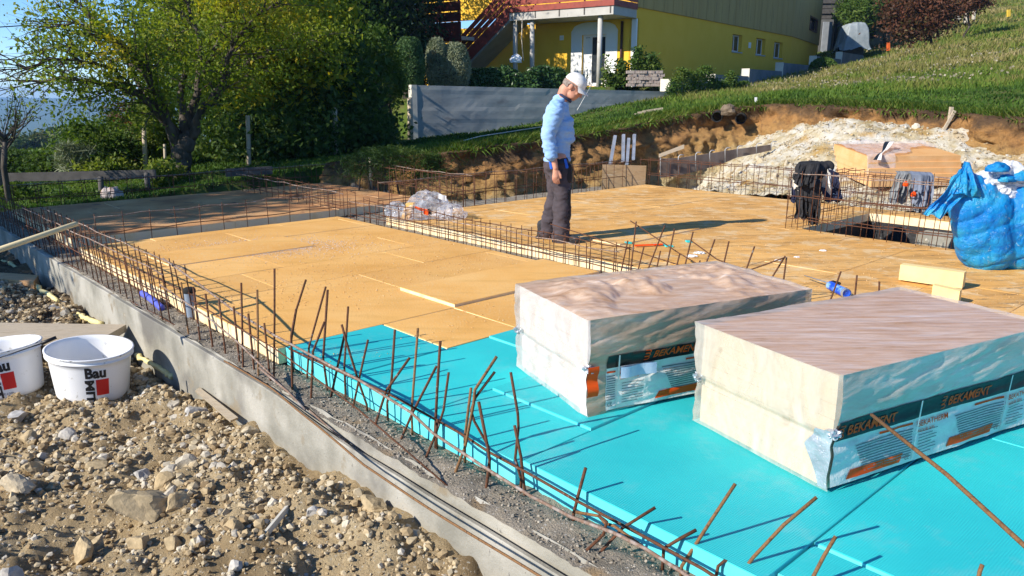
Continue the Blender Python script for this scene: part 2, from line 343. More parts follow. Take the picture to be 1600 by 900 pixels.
for i,(u,v,s,l) in enumerate(heroes):
    p,_=on_dirt(u,v); p.z+=s*.25; rock_obj("stone",p,s*1.12,i%8,l,big=True)
n_=0
while n_<170:
    a=.9+7.5*random.random()**1.4; b=1.6-2.3*random.random()
    if float(fbm([[a,b,0]],1.6,3,205)[0])<random.uniform(-.9,.3): continue
    s=.012+.060*random.random()**2.0; z=float(dirt(np.array([a]),np.array([b]))[0])
    P=S(a,b,z+s*.2)
    if P.y<1.2: continue
    rock_obj("stone",P,s,n_%8,"small loose stone among many lying on the yellow-brown dirt",group="small stones scattered on the dirt"); n_+=1
# ================= foundation =================
def strip(name,stations,mats,parent,fm=None,label=None):
    "stations: list of rows of points"
    n=len(stations[0]); V=[p for r in stations for p in r]; F=[(i*n+j,(i+1)*n+j,(i+1)*n+j+1,i*n+j+1) for i in range(len(stations)-1) for j in range(n-1)]
    f=None
    if fm: f=[fm[j] for i in range(len(stations)-1) for j in range(n-1)]
    o=obj(name,V,F,mats,parent,False,None,f); return o
FND=thing("foundation",'poured concrete foundation beams round the insulated floor',None,(0,0,0),kind="structure")
def lipb(a): return 1.70+.02*min(1,max(0,(4.0-a)/.8))
st=[]; N=300
for i in range(N+1):
    a=12.6-i*(14.4/N); n1=float(vn([[a*3,0,0]],3)[0]); n2=float(vn([[a*9,2,0]],4)[0])
    d=float(sstep(0,1,(3.95-a)/.9)); ob=1.70+.065*d+.003*n1; wig=.004*n2
    # separate thin outer shutter wall splitting off towards the camera
    lb=1.70+.018*d+.003*n1
    zt=-.085-.062*d; 
    row=[S(a,lb-.01,-.9),S(a,lb,zt-.006),S(a,lb+.004,zt),S(a,lb+.020,zt-.001),S(a,lb+.0215,zt-.001-.03*d),S(a,ob-.002+.006*(1-d)+.022*(1-d),zt-.001-.03*d),S(a,ob+.003+.022*(1-d),-.100+.006*n2),S(a,ob+.016+.022*(1-d)+wig,-.082+.006*n2)]
    st.append(row)
strip("outer_wall",st,[MAT['concrete']],FND)
# rough gravelly concrete top
na=620; nb=16; Aa=np.linspace(12.6,-1.8,na); Bb=np.linspace(1.735,2.12,nb); A_,B_=np.meshgrid(Aa,Bb,indexing='ij'); ar=A_.ravel(); br=B_.ravel()
zz=-.085+.012*fbm(P3(ar,br),9,4,51)+.006*fbm(P3(ar,br),40,2,52)-.03*sstep(1.9,2.0,br)
V=np.stack([AX.x*ar+BX.x*br,AX.y*ar+BX.y*br,zz],1); obj("rough_top",V,grid(na,nb),MAT['concrete_rough'],FND,True)
def beamtop(a0,a1,b0,b1,z=-.12,dep=.7,name="beam"):
    nx=max(2,int(abs(a1-a0)/.08)); ny=max(2,int(abs(b1-b0)/.08)); A_,B_=np.meshgrid(np.linspace(a0,a1,nx+1),np.linspace(b0,b1,ny+1),indexing='ij'); a=A_.ravel(); b=B_.ravel()
    zz=z+.015*fbm(P3(a,b),6,3,61); V=np.stack([AX.x*a+BX.x*b,AX.y*a+BX.y*b,zz],1); obj(name,V,grid(nx+1,ny+1),MAT['concrete_rough'],FND,True)
beamtop(-1.8,12.5,4.8,5.3,-.10); beamtop(8.4,9.0,2.05,4.85); beamtop(8.0,8.96,5.25,10.9,-.11); beamtop(11.85,12.5,2.05,7.1,-.11); beamtop(8.96,12,6.6,7.1,-.12); beamtop(-1.8,8.1,10.35,10.85,-.11)
MB().hexa([S(12.6,7.1,-.8),S(12.6,1.8,-.8),S(-1.8,1.8,-.8),S(-1.8,10.85,-.8),S(2.0,10.85,-.8)][:4],[S(12.6,7.1,-.2),S(12.6,1.8,-.2),S(-1.8,1.8,-.2),S(-1.8,10.85,-.2)]) 
gp=[];
n=9000; a=.2+12*RS.rand(n); b=1.75+.26*RS.rand(n); z=-.083+.008*fbm(P3(a,b),9,4,51)-.03*sstep(1.9,2.0,b); s=.002+.0065*RS.rand(n)**2
scatter("gravel",np.stack([AX.x*a+BX.x*b,AX.y*a+BX.y*b,z],1),s,[rock_shape(1,s_,4,.04) for s_ in range(3)],MAT['gravel'],"coarse grey gravel crumbs on the rough concrete strip","gravel",parent=None)
# ---- insulation boards ----
MAT['foam_cut']=M("foam_cut_edge",[(.80,.58,.30),(.86,.68,.42),(.84,.66,.44)],8,.9,150,.3,.003)
def orange(name,dirty):
    m,t,b=newmat(name); p=pos(t); st_=pos(t,(1,5,1),math.radians(-42.5))
    c=ramp(t,noise(t,p,1.1,6,.6),[(.3,(.68,.34,.075)),(.5,(.79,.43,.12)),(.7,(.82,.49,.17))])
    oi=nd(t,"ShaderNodeObjectInfo"); c=mixc(t,.35,c,ramp(t,oi.outputs["Random"],[(0,(.72,.66,.58)),(.5,(1,1,1)),(1,(1.15,1.2,1.3))]),'MULTIPLY')
    # pale sawdust and foam crumbs
    cr=ramp(t,noise(t,p,75,4,.6),[(.56,(0,0,0)),(.62,(1,1,1))]); pa=ramp(t,noise(t,p,.9,4),[(.38,(.12,.12,.12)),(.6,(.8,.8,.8))])
    mu=nd(t,"ShaderNodeMath",operation='MULTIPLY'); t.links.new(cr,mu.inputs[0]); t.links.new(pa,mu.inputs[1]); c=mixc(t,mu.outputs[0],c,(.74,.56,.33))
    if dirty:
        f=ramp(t,noise(t,st_,1.3,8,.68),[(.47,(0,0,0)),(.60,(.6,.6,.6))]); c=mixc(t,f,c,(.42,.22,.06))
        f=ramp(t,noise(t,p,3.3,8,.7),[(.52,(0,0,0)),(.60,(.85,.85,.85))]); c=mixc(t,f,c,(.74,.52,.27))
        f=ramp(t,noise(t,st_,3.5,9,.75),[(.56,(0,0,0)),(.61,(.85,.85,.85))]); c=mixc(t,f,c,(.16,.10,.05))
    else:
        f=ramp(t,noise(t,st_,1.6,6,.6),[(.5,(0,0,0)),(.75,(.6,.6,.6))]); c=mixc(t,f,c,(.60,.32,.07))
    t.links.new(c,b.inputs["Base Color"]); b.inputs["Roughness"].default_value=.75; b.inputs["Specular IOR Level"].default_value=.3
    bump(t,b,noise(t,p,70,5,.65),.6,.006); return m
MAT['orange']=orange("orange_foam_skin",False); MAT['orange_dirty']=orange("orange_foam_trodden",True)
def bluemat(name,c0,c1,ridge):
    m,t,b=newmat(name); p=pos(t); rr=pos(t,None,math.radians(-42.5))
    c=ramp(t,noise(t,p,1.6,6,.6),[(.35,c0),(.65,c1)])
    cr=ramp(t,noise(t,p,45,5,.7),[(.66,(0,0,0)),(.72,(.55,.55,.55))]); c=mixc(t,cr,c,(.30,.62,.66))
    cr=ramp(t,noise(t,p,12,6,.8),[(.68,(0,0,0)),(.73,(.5,.5,.5))]); c=mixc(t,cr,c,(.05,.30,.33)); oi=nd(t,'ShaderNodeObjectInfo'); c=mixc(t,.6,c,ramp(t,oi.outputs['Random'],[(0,(.80,.84,.86)),(1,(1.12,1.08,1.05))]),'MULTIPLY'); cr=ramp(t,noise(t,p,2.6,8,.75),[(.52,(0,0,0)),(.66,(.38,.38,.38))]); c=mixc(t,cr,c,(.20,.52,.54))
    t.links.new(c,b.inputs["Base Color"]); b.inputs["Roughness"].default_value=.6; b.inputs["Specular IOR Level"].default_value=.3
    if ridge:
        w=nd(t,"ShaderNodeTexWave"); w.wave_type='BANDS'; w.bands_direction='Y'; w.inputs["Scale"].default_value=34; w.inputs["Distortion"].default_value=.3; t.links.new(rr,w.inputs[0])
        w2=nd(t,"ShaderNodeTexWave"); w2.wave_type='BANDS'; w2.bands_direction='X'; w2.inputs["Scale"].default_value=34; w2.inputs["Distortion"].default_value=.3; t.links.new(rr,w2.inputs[0])
        ad=nd(t,"ShaderNodeMath",operation='ADD'); t.links.new(w.outputs["Fac"],ad.inputs[0]); t.links.new(w2.outputs["Fac"],ad.inputs[1])
        ad2=nd(t,"ShaderNodeMath",operation='ADD'); t.links.new(ad.outputs[0],ad2.inputs[0]); t.links.new(noise(t,p,90,4),ad2.inputs[1])
        bump(t,b,ad2.outputs[0],.35,.0035)
    else: bump(t,b,noise(t,p,40,6),.4,.004)
    return m
MAT['blue']=bluemat("blue_foam_skin",(.024,.50,.54),(.032,.58,.60),True); MAT['blue_cut']=bluemat("blue_foam_edge",(.10,.62,.68),(.14,.68,.72),False)
def board(parent,a0,a1,b0,b1,z,th,mt,ms):
    g=.0026; m=MB(); tl=random.uniform(-.0015,.0015)
    ch=.0022
    def ring(i,zz,t): return [S(a0+i,b0+i,zz-t),S(a1-i,b0+i,zz+t),S(a1-i,b1-i,zz+t),S(a0+i,b1-i,zz-t)]
    r0=ring(g,z-th,0); r1=ring(g,z-ch,tl); r2=ring(g+ch,z,tl)
    V=r0+r1+r2; F=[(0,3,2,1),(8,9,10,11)]+[(i,(i+1)%4,4+(i+1)%4,4+i) for i in range(4)]+[(4+i,4+(i+1)%4,8+(i+1)%4,8+i) for i in range(4)]
    c=sum((Vector(v) for v in r2),Vector())/4
    o=obj("board",V,F,[ms,mt],parent,False,None,[0,1,0,0,0,0,1,1,1,1]); return o
FO=thing("floor","floor of orange foam insulation boards, cleaner front field",None,(0,0,0),kind="structure")
FD=thing("floor","floor of orange foam insulation boards, trodden rear field",None,(0,0,0),kind="structure")
FB=thing("floor","floor of turquoise foam insulation boards",None,(0,0,0),kind="structure")
def field(parent,a0,a1,b0,b1,mt,ms,th=.10,row=.68,ln=1.40,org_a=4.18,skip=None,raised=()):
    k0=math.floor((a0-org_a)/row+1e-6); k1=math.ceil((a1-org_a)/row-1e-6)
    for k in range(k0,k1):
        ra0=max(a0,org_a+k*row); ra1=min(a1,org_a+(k+1)*row)
        if ra1-ra0<.03: continue
        off=[0,.72,.33,1.05][k%4]; b=b0-off
        while b<b1:
            c0=max(b,b0); c1=min(b+ln,b1)
            if c1-c0>.04:
                rects=[(ra0,ra1,c0,c1)]
                if skip: rects=[q for r in rects for q in cutout(r,skip)]
                for q in rects:
                    if q[1]-q[0]>.02 and q[3]-q[2]>.02:
                        z=random.uniform(-.0018,.0018)
                        for (A0,B0,dz) in raised:
                            if q[0]-1e-3<=A0<q[1] and q[2]-1e-3<=B0<q[3]: z=dz
                        board(parent,*q,z,th,mt,ms)
            b+=ln
def cutout(r,h):
    a0,a1,b0,b1=r; A0,A1,B0,B1=h
    if a1<=A0 or a0>=A1 or b1<=B0 or b0>=B1: return [r]
    out=[]
    if b0<B0: out.append((a0,a1,b0,B0))
    if b1>B1: out.append((a0,a1,B1,b1))
    bb0=max(b0,B0); bb1=min(b1,B1)
    if a0<A0: out.append((a0,A0,bb0,bb1))
    if a1>A1: out.append((A1,a1,bb0,bb1))
    return out
# left field: first row beside the blue starts at the notch
board(FO,3.50,4.18,2.70,3.29,-.002,.10,MAT['orange'],MAT['foam_cut']); board(FO,3.50,4.18,3.29,4.86,.0,.10,MAT['orange'],MAT['foam_cut'])
board(FO,4.18,4.86,1.95,3.30,.0,.10,MAT['orange'],MAT['foam_cut']); board(FO,4.18,4.86,3.30,4.86,.022,.12,MAT['orange'],MAT['foam_cut'])
field(FO,4.86,8.45,1.95,4.86,MAT['orange'],MAT['foam_cut'],org_a=4.86,raised=((7.0,3.0,.008),))
MAT['orange_far']=M("weathered_shaded_foam",[(.34,.15,.06),(.52,.26,.10),(.62,.36,.16)],1.6,.8,70,.5,.006,spots=((.25,.12,.06),5,.60,.08))  # weathered red-brown, with the far field's shade worked into the colour
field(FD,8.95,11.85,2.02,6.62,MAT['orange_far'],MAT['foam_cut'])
HOLE=(2.2,4.1,8.2,9.95)
field(FD,-1.6,8.0,5.27,10.4,MAT['orange_dirty'],MAT['foam_cut'],skip=HOLE,raised=((4.86,6.2,.012),))
# blue field
board(FB,3.50,4.18,2.0,2.69,.0,.11,MAT['blue'],MAT['blue_cut'])
board(FB,2.82,3.49,2.0,3.02,.0,.11,MAT['blue'],MAT['blue_cut']); board(FB,2.82,3.49,3.02,4.86,.010,.11,MAT['blue'],MAT['blue_cut'])
board(FB,2.14,2.82,2.0,2.46,-.002,.11,MAT['blue'],MAT['blue_cut']); board(FB,2.14,2.82,2.46,3.86,.008,.11,MAT['blue'],MAT['blue_cut']); board(FB,2.14,2.82,3.86,4.86,.0,.11,MAT['blue'],MAT['blue_cut'])
board(FB,1.03,2.135,2.025,4.86,-.001,.11,MAT['blue'],MAT['blue_cut'])
board(FB,.25,1.0275,2.10,2.34,-.010,.10,MAT['blue'],MAT['blue_cut']); board(FB,.25,1.0275,2.344,3.7,-.002,.10,MAT['blue'],MAT['blue_cut']); board(FB,.25,1.0275,3.7,4.86,-.001,.10,MAT['blue'],MAT['blue_cut'])
board(FB,-1.6,.246,2.15,3.4,-.004,.10,MAT['blue'],MAT['blue_cut']); board(FB,-1.6,.246,3.4,4.86,-.001,.10,MAT['blue'],MAT['blue_cut'])
# foam and sawdust crumbs lying on the boards
MAT['crumb']=rndmat("foam_crumbs",[(.60,.36,.13),(.68,.45,.20),(.72,.56,.34)],bst=0)
n=9000; a=RS.uniform(3.6,8.3,n); b=RS.uniform(2.0,4.8,n); k=fbm(P3(a,b),.9,3,71)+RS.uniform(-.5,.5,n)>.18; a,b=a[k],b[k]
a2=RS.uniform(.5,7.8,4000); b2=RS.uniform(5.4,10.2,4000); hk=~((a2>2.1)&(a2<4.2)&(b2>8.1)&(b2<10)); a=np.concatenate([a,a2[hk]]); b=np.concatenate([b,b2[hk]])
scatter("foam_crumbs",np.stack([AX.x*a+BX.x*b,AX.y*a+BX.y*b,np.zeros(len(a))+.003],1),.0015+.005*RS.rand(len(a))**2.5,[rock_shape(1,s_,3,.04) for s_ in range(3)],MAT['crumb'],"pale foam crumbs and sawdust strewn over the orange boards","crumbs")
g_=G(430,386,0); n=5200; x=g_.x+RS.normal(size=n)*.42; y=g_.y+RS.normal(size=n)*.26
scatter("white_grit",np.stack([x,y,0*x+.004],1),.0015+.004*RS.rand(n)**2,[rock_shape(1,s_,3,.04) for s_ in range(3)],rndmat("white_grit_bits",[(.55,.45,.38),(.66,.60,.55),(.72,.68,.66)],bst=0),"patch of whitish grit spilled on the front orange boards","grit")
# shaft pit
pit=thing("shaft_pit","black square pit sunk into the rear of the orange floor",'pit',S(3.15,9.07,-.1))
A0,A1,B0,B1=HOLE
m=MB()
for (p,q) in (((A0,B0),(A1,B0)),((A1,B0),(A1,B1)),((A1,B1),(A0,B1)),((A0,B1),(A0,B0))):
    m.add([S(*p,-.102),S(*q,-.102),S(*q,-.59),S(*p,-.59)],[(0,1,2,3)])
MAT['membrane']=M("bitumen_membrane",[(.012,.012,.014),(.03,.03,.032)],9,.6,40,.5,.01,spots=((.25,.25,.24),6,.66,.05))
m.build("pit_wall",MAT['membrane'],pit)
MB().add([S(A0,B0,-.59),S(A1,B0,-.59),S(A1,B1,-.59),S(A0,B1,-.59)],[(0,1,2,3)]).build("pit_floor",MAT['dark'],pit)
MB().hexa([S(A0+.25,B1-.35,-.58),S(A1-.7,B1-.35,-.58),S(A1-.7,B1-.003,-.58),S(A0+.25,B1-.003,-.58)],[S(A0+.25,B1-.3,-.13),S(A1-.7,B1-.3,-.13),S(A1-.7,B1-.003,-.13),S(A0+.25,B1-.003,-.13)]).build("concrete_ledge",MAT['concrete'],pit)
# ================= cut bank and rubble =================
def bankmat():
    m,t,b=newmat("cut_earth"); a=nd(t,"ShaderNodeAttribute",attribute_name="rnd").outputs["Fac"]; p=pos(t)
    n=noise(t,p,1.7,7,.7); ad=nd(t,"ShaderNodeMath",operation='MULTIPLY_ADD'); t.links.new(n,ad.inputs[0]); ad.inputs[1].default_value=.5; t.links.new(a,ad.inputs[2])
    c=ramp(t,ad.outputs[0],[(.18,(.07,.045,.03)),(.30,(.14,.085,.045)),(.37,(.38,.20,.075)),(.58,(.42,.26,.10)),(.72,(.50,.40,.22)),(.88,(.60,.56,.45))])
    c=mixc(t,ramp(t,noise(t,p,7,6,.7),[(.38,(.5,.5,.5)),(.52,(0,0,0))]),c,(.09,.055,.035))
    t.links.new(c,b.inputs["Base Color"]); b.inputs["Roughness"].default_value=1; b.inputs["Specular IOR Level"].default_value=.08
    bump(t,b,noise(t,p,14,7,.75),1,.06); return m
MAT['bank']=bankmat()
MAT['pale_rock']=M("pale_rock",[(.30,.22,.10),(.42,.35,.22),(.52,.47,.36),(.56,.53,.46)],3.2,1,30,.9,.03,spots=[((.40,.25,.08),1.5,.60,.1),((.20,.14,.08),9,.62,.08)],spec=.1,lo=.32,hi=.62)
def build_bank():
    P=[Vector(S(*c)) for c in CUT]; seg=[]; 
    for i in range(len(P)-1):
        L=(P[i+1]-P[i]).length; k=max(2,int(L/.06))
        for j in range(k): seg.append(P[i].lerp(P[i+1],j/k))
    # smooth
    X=np.array([s[:2] for s in seg]); 
    for _ in range(30): X[1:-1]=.25*X[:-2]+.5*X[1:-1]+.25*X[2:]
    T=np.gradient(X,axis=0); T/=np.linalg.norm(T,axis=1)[:,None]
    N_=np.stack([-T[:,1],T[:,0]],1)
    cen=np.array(S(4,8)[:2]); sgn=np.sign(((cen-X)*N_).sum(1)); sgn=np.sign(sgn.mean()); N_*=sgn     # towards the pit
    nt_=64; n=len(X); ts=np.linspace(0,1,nt_); V=np.zeros((n,nt_,3)); R=np.zeros((n,nt_))
    zt=hill0(X[:,0],X[:,1])+.04
    top2=X-N_*1.0; zt2=hill0(top2[:,0],top2[:,1])+.05+.10*fbm(P3(top2[:,0],top2[:,1]),.35,3,3)
    for j,tt in enumerate(ts):
        if tt<.12:
            q=tt/.12; out=-1.0+1.1*q; z=zt2*(1-q)+(zt+.02)*q; r=-.02+0*z
        else:
            q=(tt-.12)/.88; out=.10+.42*q**.9-.10*math.sin(min(1,q*4)*math.pi)*(q<.25); z=zt+.02-(zt+.02+.62)*q; r=q
        V[:,j,0]=X[:,0]+N_[:,0]*out; V[:,j,1]=X[:,1]+N_[:,1]*out; V[:,j,2]=z; R[:,j]=r
    F3=V.reshape(-1,3); amp=np.repeat(np.clip((ts-.05)/.15,0,1)[None],n,0).ravel()
    d=.20*fbm(F3,1.3,3,81)+.17*np.abs(fbm(F3*np.array([1,1,.55]),3.6,4,83))+.05*fbm(F3,12,4,85)
    NN=np.repeat(N_[:,None],nt_,1).reshape(-1,2); F3[:,0]+=NN[:,0]*d*amp; F3[:,1]+=NN[:,1]*d*amp; F3[:,2]+=.05*fbm(F3,3,3,87)*amp
    # depth of the pale rock varies along the cut
    al=np.linspace(0,1,n); dep=np.interp(al,[0,.30,.42,.6,.72,.85,1],[-.10,0.0,.12,.32,.30,.16,.10]); rr=(R+np.repeat(dep[:,None],nt_,1)*np.clip(R*2.2,0,1)).ravel()
    # metres below the turf decide the layer
    setp(obj("earth_bank",F3,grid(n,nt_),MAT['bank'],None,True,rnd=(rr*.62).clip(0,1),loc=(0,0,0)),"cut earth bank with dark topsoil over ochre clay and pale rock",None,None,"structure")
    return X,N_,zt
BX_,BN_,BZ_=build_bank()
# turf edge hair
# ---- rubble heap on the right ----
hp=[(8.2,10.9,-.45),(8.3,12.6,-.35),(9.2,13.6,.1),(7.3,11.2,-.12),(7.3,12.6,.28),(7.5,13.9,.75),(6.2,10.95,-.05),(6.2,12.0,.33),(6.0,13.2,.82),(5.8,14.2,1.0),(4.6,10.95,-.02),(4.6,12.0,.15),(4.5,13.1,.5),(4.6,14.1,.95),(3.2,10.95,0),(3,12,.15),(3.8,12.3,.12),(3,13.2,.45),(3.3,14.0,.75),(1,11,0),(1,12,.4),(1,13.4,.6),(-2,11,-.1),(-2,13.4,.5)]
_H=np.array(hp); _kh=np.sqrt(((_H[:,None,:2]-_H[None,:,:2])**2).sum(-1)+.2); _wh=np.linalg.solve(_kh-np.eye(len(_H))*.03,_H[:,2])
def heap(a,b,fine=True):
    z=sum(_wh[i]*np.sqrt((a-_H[i,0])**2+(b-_H[i,1])**2+.2) for i in range(len(_H)))
    p=P3(a,b)
    if fine: z=z+.07*fbm(p,1.4,3,91)+.06*np.abs(fbm(p,4,4,93))+.02*fbm(p,15,3,95)
    return z
a=np.arange(-3,9.6,.045); b=np.arange(10.85,14.6,.045); A_,B_=np.meshgrid(a,b,indexing='ij'); z=heap(A_.ravel(),B_.ravel())
setp(obj("rubble_slope",np.stack([(AX.x*A_+BX.x*B_).ravel(),(AX.y*A_+BX.y*B_).ravel(),z],1),grid(len(a),len(b)),MAT['pale_rock'],None,True,loc=(0,0,0)),"heap of pale broken rock spoil against the cut bank",None,None,"structure")
MAT['rubble']=rndmat("rubble_bits",[(.30,.22,.12),(.42,.35,.24),(.50,.45,.34),(.55,.52,.46),(.47,.34,.16)],bst=0)
n=9000; a=RS.uniform(-1,8.6,n); b=RS.uniform(10.9,14.2,n); z=heap(a,b); s=.008+.030*RS.rand(n)**3
scatter("rubble",np.stack([AX.x*a+BX.x*b,AX.y*a+BX.y*b,z+s*.2],1),s,[rock_shape(1,s_,6,.05) for s_ in range(4)],MAT['rubble'],"pale angular stone chips covering the rubble slope","rubble")
MAT['stone_pale']=rndmat("stone_pale",[(.42,.34,.22),(.52,.46,.35),(.60,.57,.50)])
for i in range(36):
    a=random.uniform(1,8); b=random.uniform(11.2,13.9); s=random.uniform(.05,.11)
    z=float(heap(np.array([a]),np.array([b]))[0]); k="P%d"%(i%6)
    if k not in ROCKM: bv,bf=BASE1[i%6]; ROCKM[k]=mkmesh("stone",bv,bf,MAT['stone_pale'],False,np.full(len(bf),(i%6)/5))
    o=link("stone",ROCKM[k]); o.location=S(a,b,z+s*.1); o.scale=(s,s*random.uniform(.7,1),s*.7); o.rotation_euler=[random.uniform(0,6) for _ in range(3)]
    setp(o,"pale angular stone among many half buried in the rubble slope","stone","stones in the rubble slope")
for (u,v,Y,s,l) in [(1190,222,14.2,.16,"large white rock at the left of the rubble slope"),(1262,208,14.3,.2,"biggest whitish rock high on the rubble slope"),(1225,215,14.1,.12,"white angular rock between two larger rocks")]:
    pass
# gravel floor behind the rear slab edge (shaded grey)
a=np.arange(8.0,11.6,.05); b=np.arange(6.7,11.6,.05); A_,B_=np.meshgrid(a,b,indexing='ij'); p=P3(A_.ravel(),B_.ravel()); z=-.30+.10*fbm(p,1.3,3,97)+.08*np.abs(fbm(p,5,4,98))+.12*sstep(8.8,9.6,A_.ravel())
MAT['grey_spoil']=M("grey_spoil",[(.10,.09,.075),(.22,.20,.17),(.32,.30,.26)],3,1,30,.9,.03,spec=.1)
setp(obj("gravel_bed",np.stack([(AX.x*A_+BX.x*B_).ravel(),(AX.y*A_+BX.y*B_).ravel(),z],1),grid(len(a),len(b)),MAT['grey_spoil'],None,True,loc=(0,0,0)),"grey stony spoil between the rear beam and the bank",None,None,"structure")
# ================= reinforcement =================
STM={}
def cage(name,label,p0,p1,side,w,zb,zt,sp,levels=2,r=.0042,lean=0,mat='rust',barext=(0,0),group="reinforcement cages",sag=.012,two=True,topbar=True):
    """box cage from p0 to p1; side = horizontal unit vector across; stirrups are U hoops"""
    p0=Vector(p0);p1=Vector(p1); d=(p1-p0); L=d.length; d.normalize(); root=thing(name,label,"rebar cage",(p0.x,p0.y,zb),group)
    key=(round(w,3),round(zb,3),round(zt,3),r,round(lean,3),mat,round(d.x,3),two)
    h=zt-zb
    if key not in STM:
        m=MB(); A=Vector((0,0,-.01)); B=d*lean+Vector((0,0,h+.02))
        if two: m.tube([A,B-Vector((0,0,.02)),B-Vector((0,0,.02))+side*w,A+side*w,A],r,5,cap=False)
        m.tube([A,B+Vector((0,0,.012))],r*1.02,5)
        if two: m.tube([A+side*w,B+side*w+Vector((0,0,.012))],r*1.02,5)
        STM[key]=mkmesh("stirrup",m.V,m.F,MAT[mat],True)
    n=int(L/sp)
    for i in range(n+1):
        q=p0+d*(i*sp)
        o=link("stirrup",STM[key],root); o.location=(q.x-p0.x+random.uniform(-.008,.008),q.y-p0.y,0); o.rotation_euler=(random.uniform(-.03,.03),random.uniform(-.03,.03),random.uniform(-.02,.02))
    zs=[h*k/levels for k in range(levels+1)]
    for k,zz in enumerate(zs):
        for s_ in ((0,w) if two else (0,)):
            m=MB(); pts=[]
            for i in range(13):
                f=i/12; pts.append(Vector((0,0,zz))+d*(L*f*(1+barext[1])-barext[0]*(1-f)+lean*zz/h)+side*(s_+random.uniform(-.006,.006))+Vector((0,0,random.uniform(-1,1)*sag)))
            m.tube(pts,r*1.25,6); me=mkmesh("long_bar",m.V,m.F,MAT['rebar_cement'] if (mat=='rust' and k==levels and len(zs)>1 and random.random()<.4) else MAT[mat],True); link("long_bar",me,root)
    return root
def gone(o): pass
# left edge cage (leaning hoops)
cage("rebar_cage","long rebar cage leaning along the left foundation beam up to the grey pipe",S(9.6,1.76,0),S(5.35,1.76,0),BX,.16,-.085,.27,.155,2,lean=-.10,mat='rust',sag=.008)
cage("rebar_cage","shaded rebar cage at the far left corner of the foundation",S(12.3,1.74,0),S(9.7,1.74,0),BX,.18,-.085,.17,.14,2,lean=-.05)
# middle cages
cage("rebar_cage","low rebar cage in the groove between the two orange fields",S(8.3,4.95,0),S(4.05,4.95,0),BX,.2,-.10,.19,.15,2)
cage("rebar_cage","rusty grid across the groove between front and far left orange field",S(8.73,2.2,0),S(8.73,5.0,0),AX,.16,-.10,.24,.27,2,two=False)
cage("rebar_cage","rebar cage continuing the groove past the crossing towards the dark bank",S(8.7,5.1,0),S(11.9,5.1,0),BX,.18,-.1,.24,.2,2)
cage("rebar_cage","shaded rebar cage along the far edge of the left rear field",S(12.1,2.1,0),S(12.1,6.9,0),AX,.18,-.1,.27,.3,2)
cage("rebar_cage","tall rebar cage in front of the dark bank left of the man",S(8.25,5.5,0),S(8.25,10.4,0),AX,.25,-.1,.36,.2,2)
cage("rebar_cage","second rebar grid lying further back before the dark bank",S(8.3,6.75,0),S(11.5,6.75,0),BX,.2,-.1,.36,.2,2)
cage("rebar_cage","long rebar cage at the foot of the rubble slope",S(8.2,10.5,0),S(-1.2,10.5,0),BX,.22,-.08,.40,.2,2)
# shaft cages
cage("rebar_cage","tall rebar cage on the near edge of the black pit",S(4.25,8.1,0),S(2.0,8.1,0),BX,.14,-.12,.62,.14,3,r=.0038)
cage("rebar_cage","tall rebar cage on the far edge of the black pit",S(4.25,10.02,0),S(1.2,10.02,0),BX,.14,-.12,.50,.2,3,r=.0038)
cage("rebar_cage","rebar cage on the left side of the black pit",S(4.2,8.3,0),S(4.2,9.9,0),AX,.14,-.12,.55,.2,3,r=.0038)
# crooked starter bars, read from base to tip
def starter(root,px,r=.0055,y_add=.0,plane=None,name="starter_bar",mat=None,zb=-.1,parented=True,label=None):
    b0=G(*px[0],zb) if plane is None else PB(*px[0],plane)
    bb=toab(b0.x,b0.y)
    if plane is None and bb[1]>1.975: b0=PB(*px[0],1.965)
    pts=[b0-Vector((0,0,.03+max(0,b0.z+.1))),b0]
    for i,(u,v) in enumerate(px[1:]): pts.append(AT(u,v,b0.y+y_add*(i+1)))
    # subdivide bends a little
    q=[pts[0]]
    for i in range(1,len(pts)):
        q.append(pts[i])
    m=MB().tube(q,r,7)
    return m.build(name,mat or MAT['rust' if random.random()<.8 else 'rust_bright'],root,True)
SB=[[(295,524),(283,441)],[(313,534),(302,448)],[(333,546),(321,459)],[(353,557),(342,467)],[(375,571),(365,479)],[(398,584),(388,490)],[(423,600),(413,505)],[(380,576),(377,442)],[(404,590),(402,453)],[(428,598),(429,500),(429,420)],
 [(455,533),(463,484),(478,437)],[(457,613),(455,525),(463,483)],[(480,587),(483,541),(509,448)],[(486,628),(489,549),(507,503)],[(511,603),(505,560),(512,453)],[(540,619),(538,573),(544,479)],[(573,632),(560,595),(541,533),(534,507)],[(517,621),(527,575),(539,520)],
 [(551,640),(560,597),(575,531)],[(605,630),(612,592),(617,515)],[(585,668),(603,611),(640,559)],[(644,666),(643,645),(653,513)],[(624,692),(644,646),(682,572)],[(680,672),(683,610),(688,533)],[(682,675),(693,641),(701,582)],[(664,719),(680,680),(684,655)],
 [(710,742),(727,697),(740,631),(742,609),(776,557)],[(765,719),(763,697),(741,658),(736,641),(743,621),(773,581)],[(726,687),(731,645),(736,606)],[(759,769),(765,719),(763,704),(748,628)],[(814,748),(805,716),(810,668),(809,646),(798,582)],[(820,769),(814,714),(804,665)],
 [(896,804),(903,775),(915,731)],[(933,868),(973,825),(1024,793)],[(1037,857),(1062,842),(1088,828)]]
for i in range(9): SB.append([(140+17*i,420+12.5*i),(134+17*i,360+11*i)]) if False else None
SC_=thing("rebar_cage","bent rusty bars rising from the front foundation beam beside the turquoise boards","rebar cage",S(3.5,1.85,-.1))
for i,p in enumerate(SB): starter(SC_,p,.0058+.0004*(i%3),.012)
def along(px,b,r,mat,root=SC_,name="long_bar"):
    pts=[PB(u,v,b) for u,v in px]; m=MB().tube(pts,r,7); return m.build(name,MAT[mat],root,True)
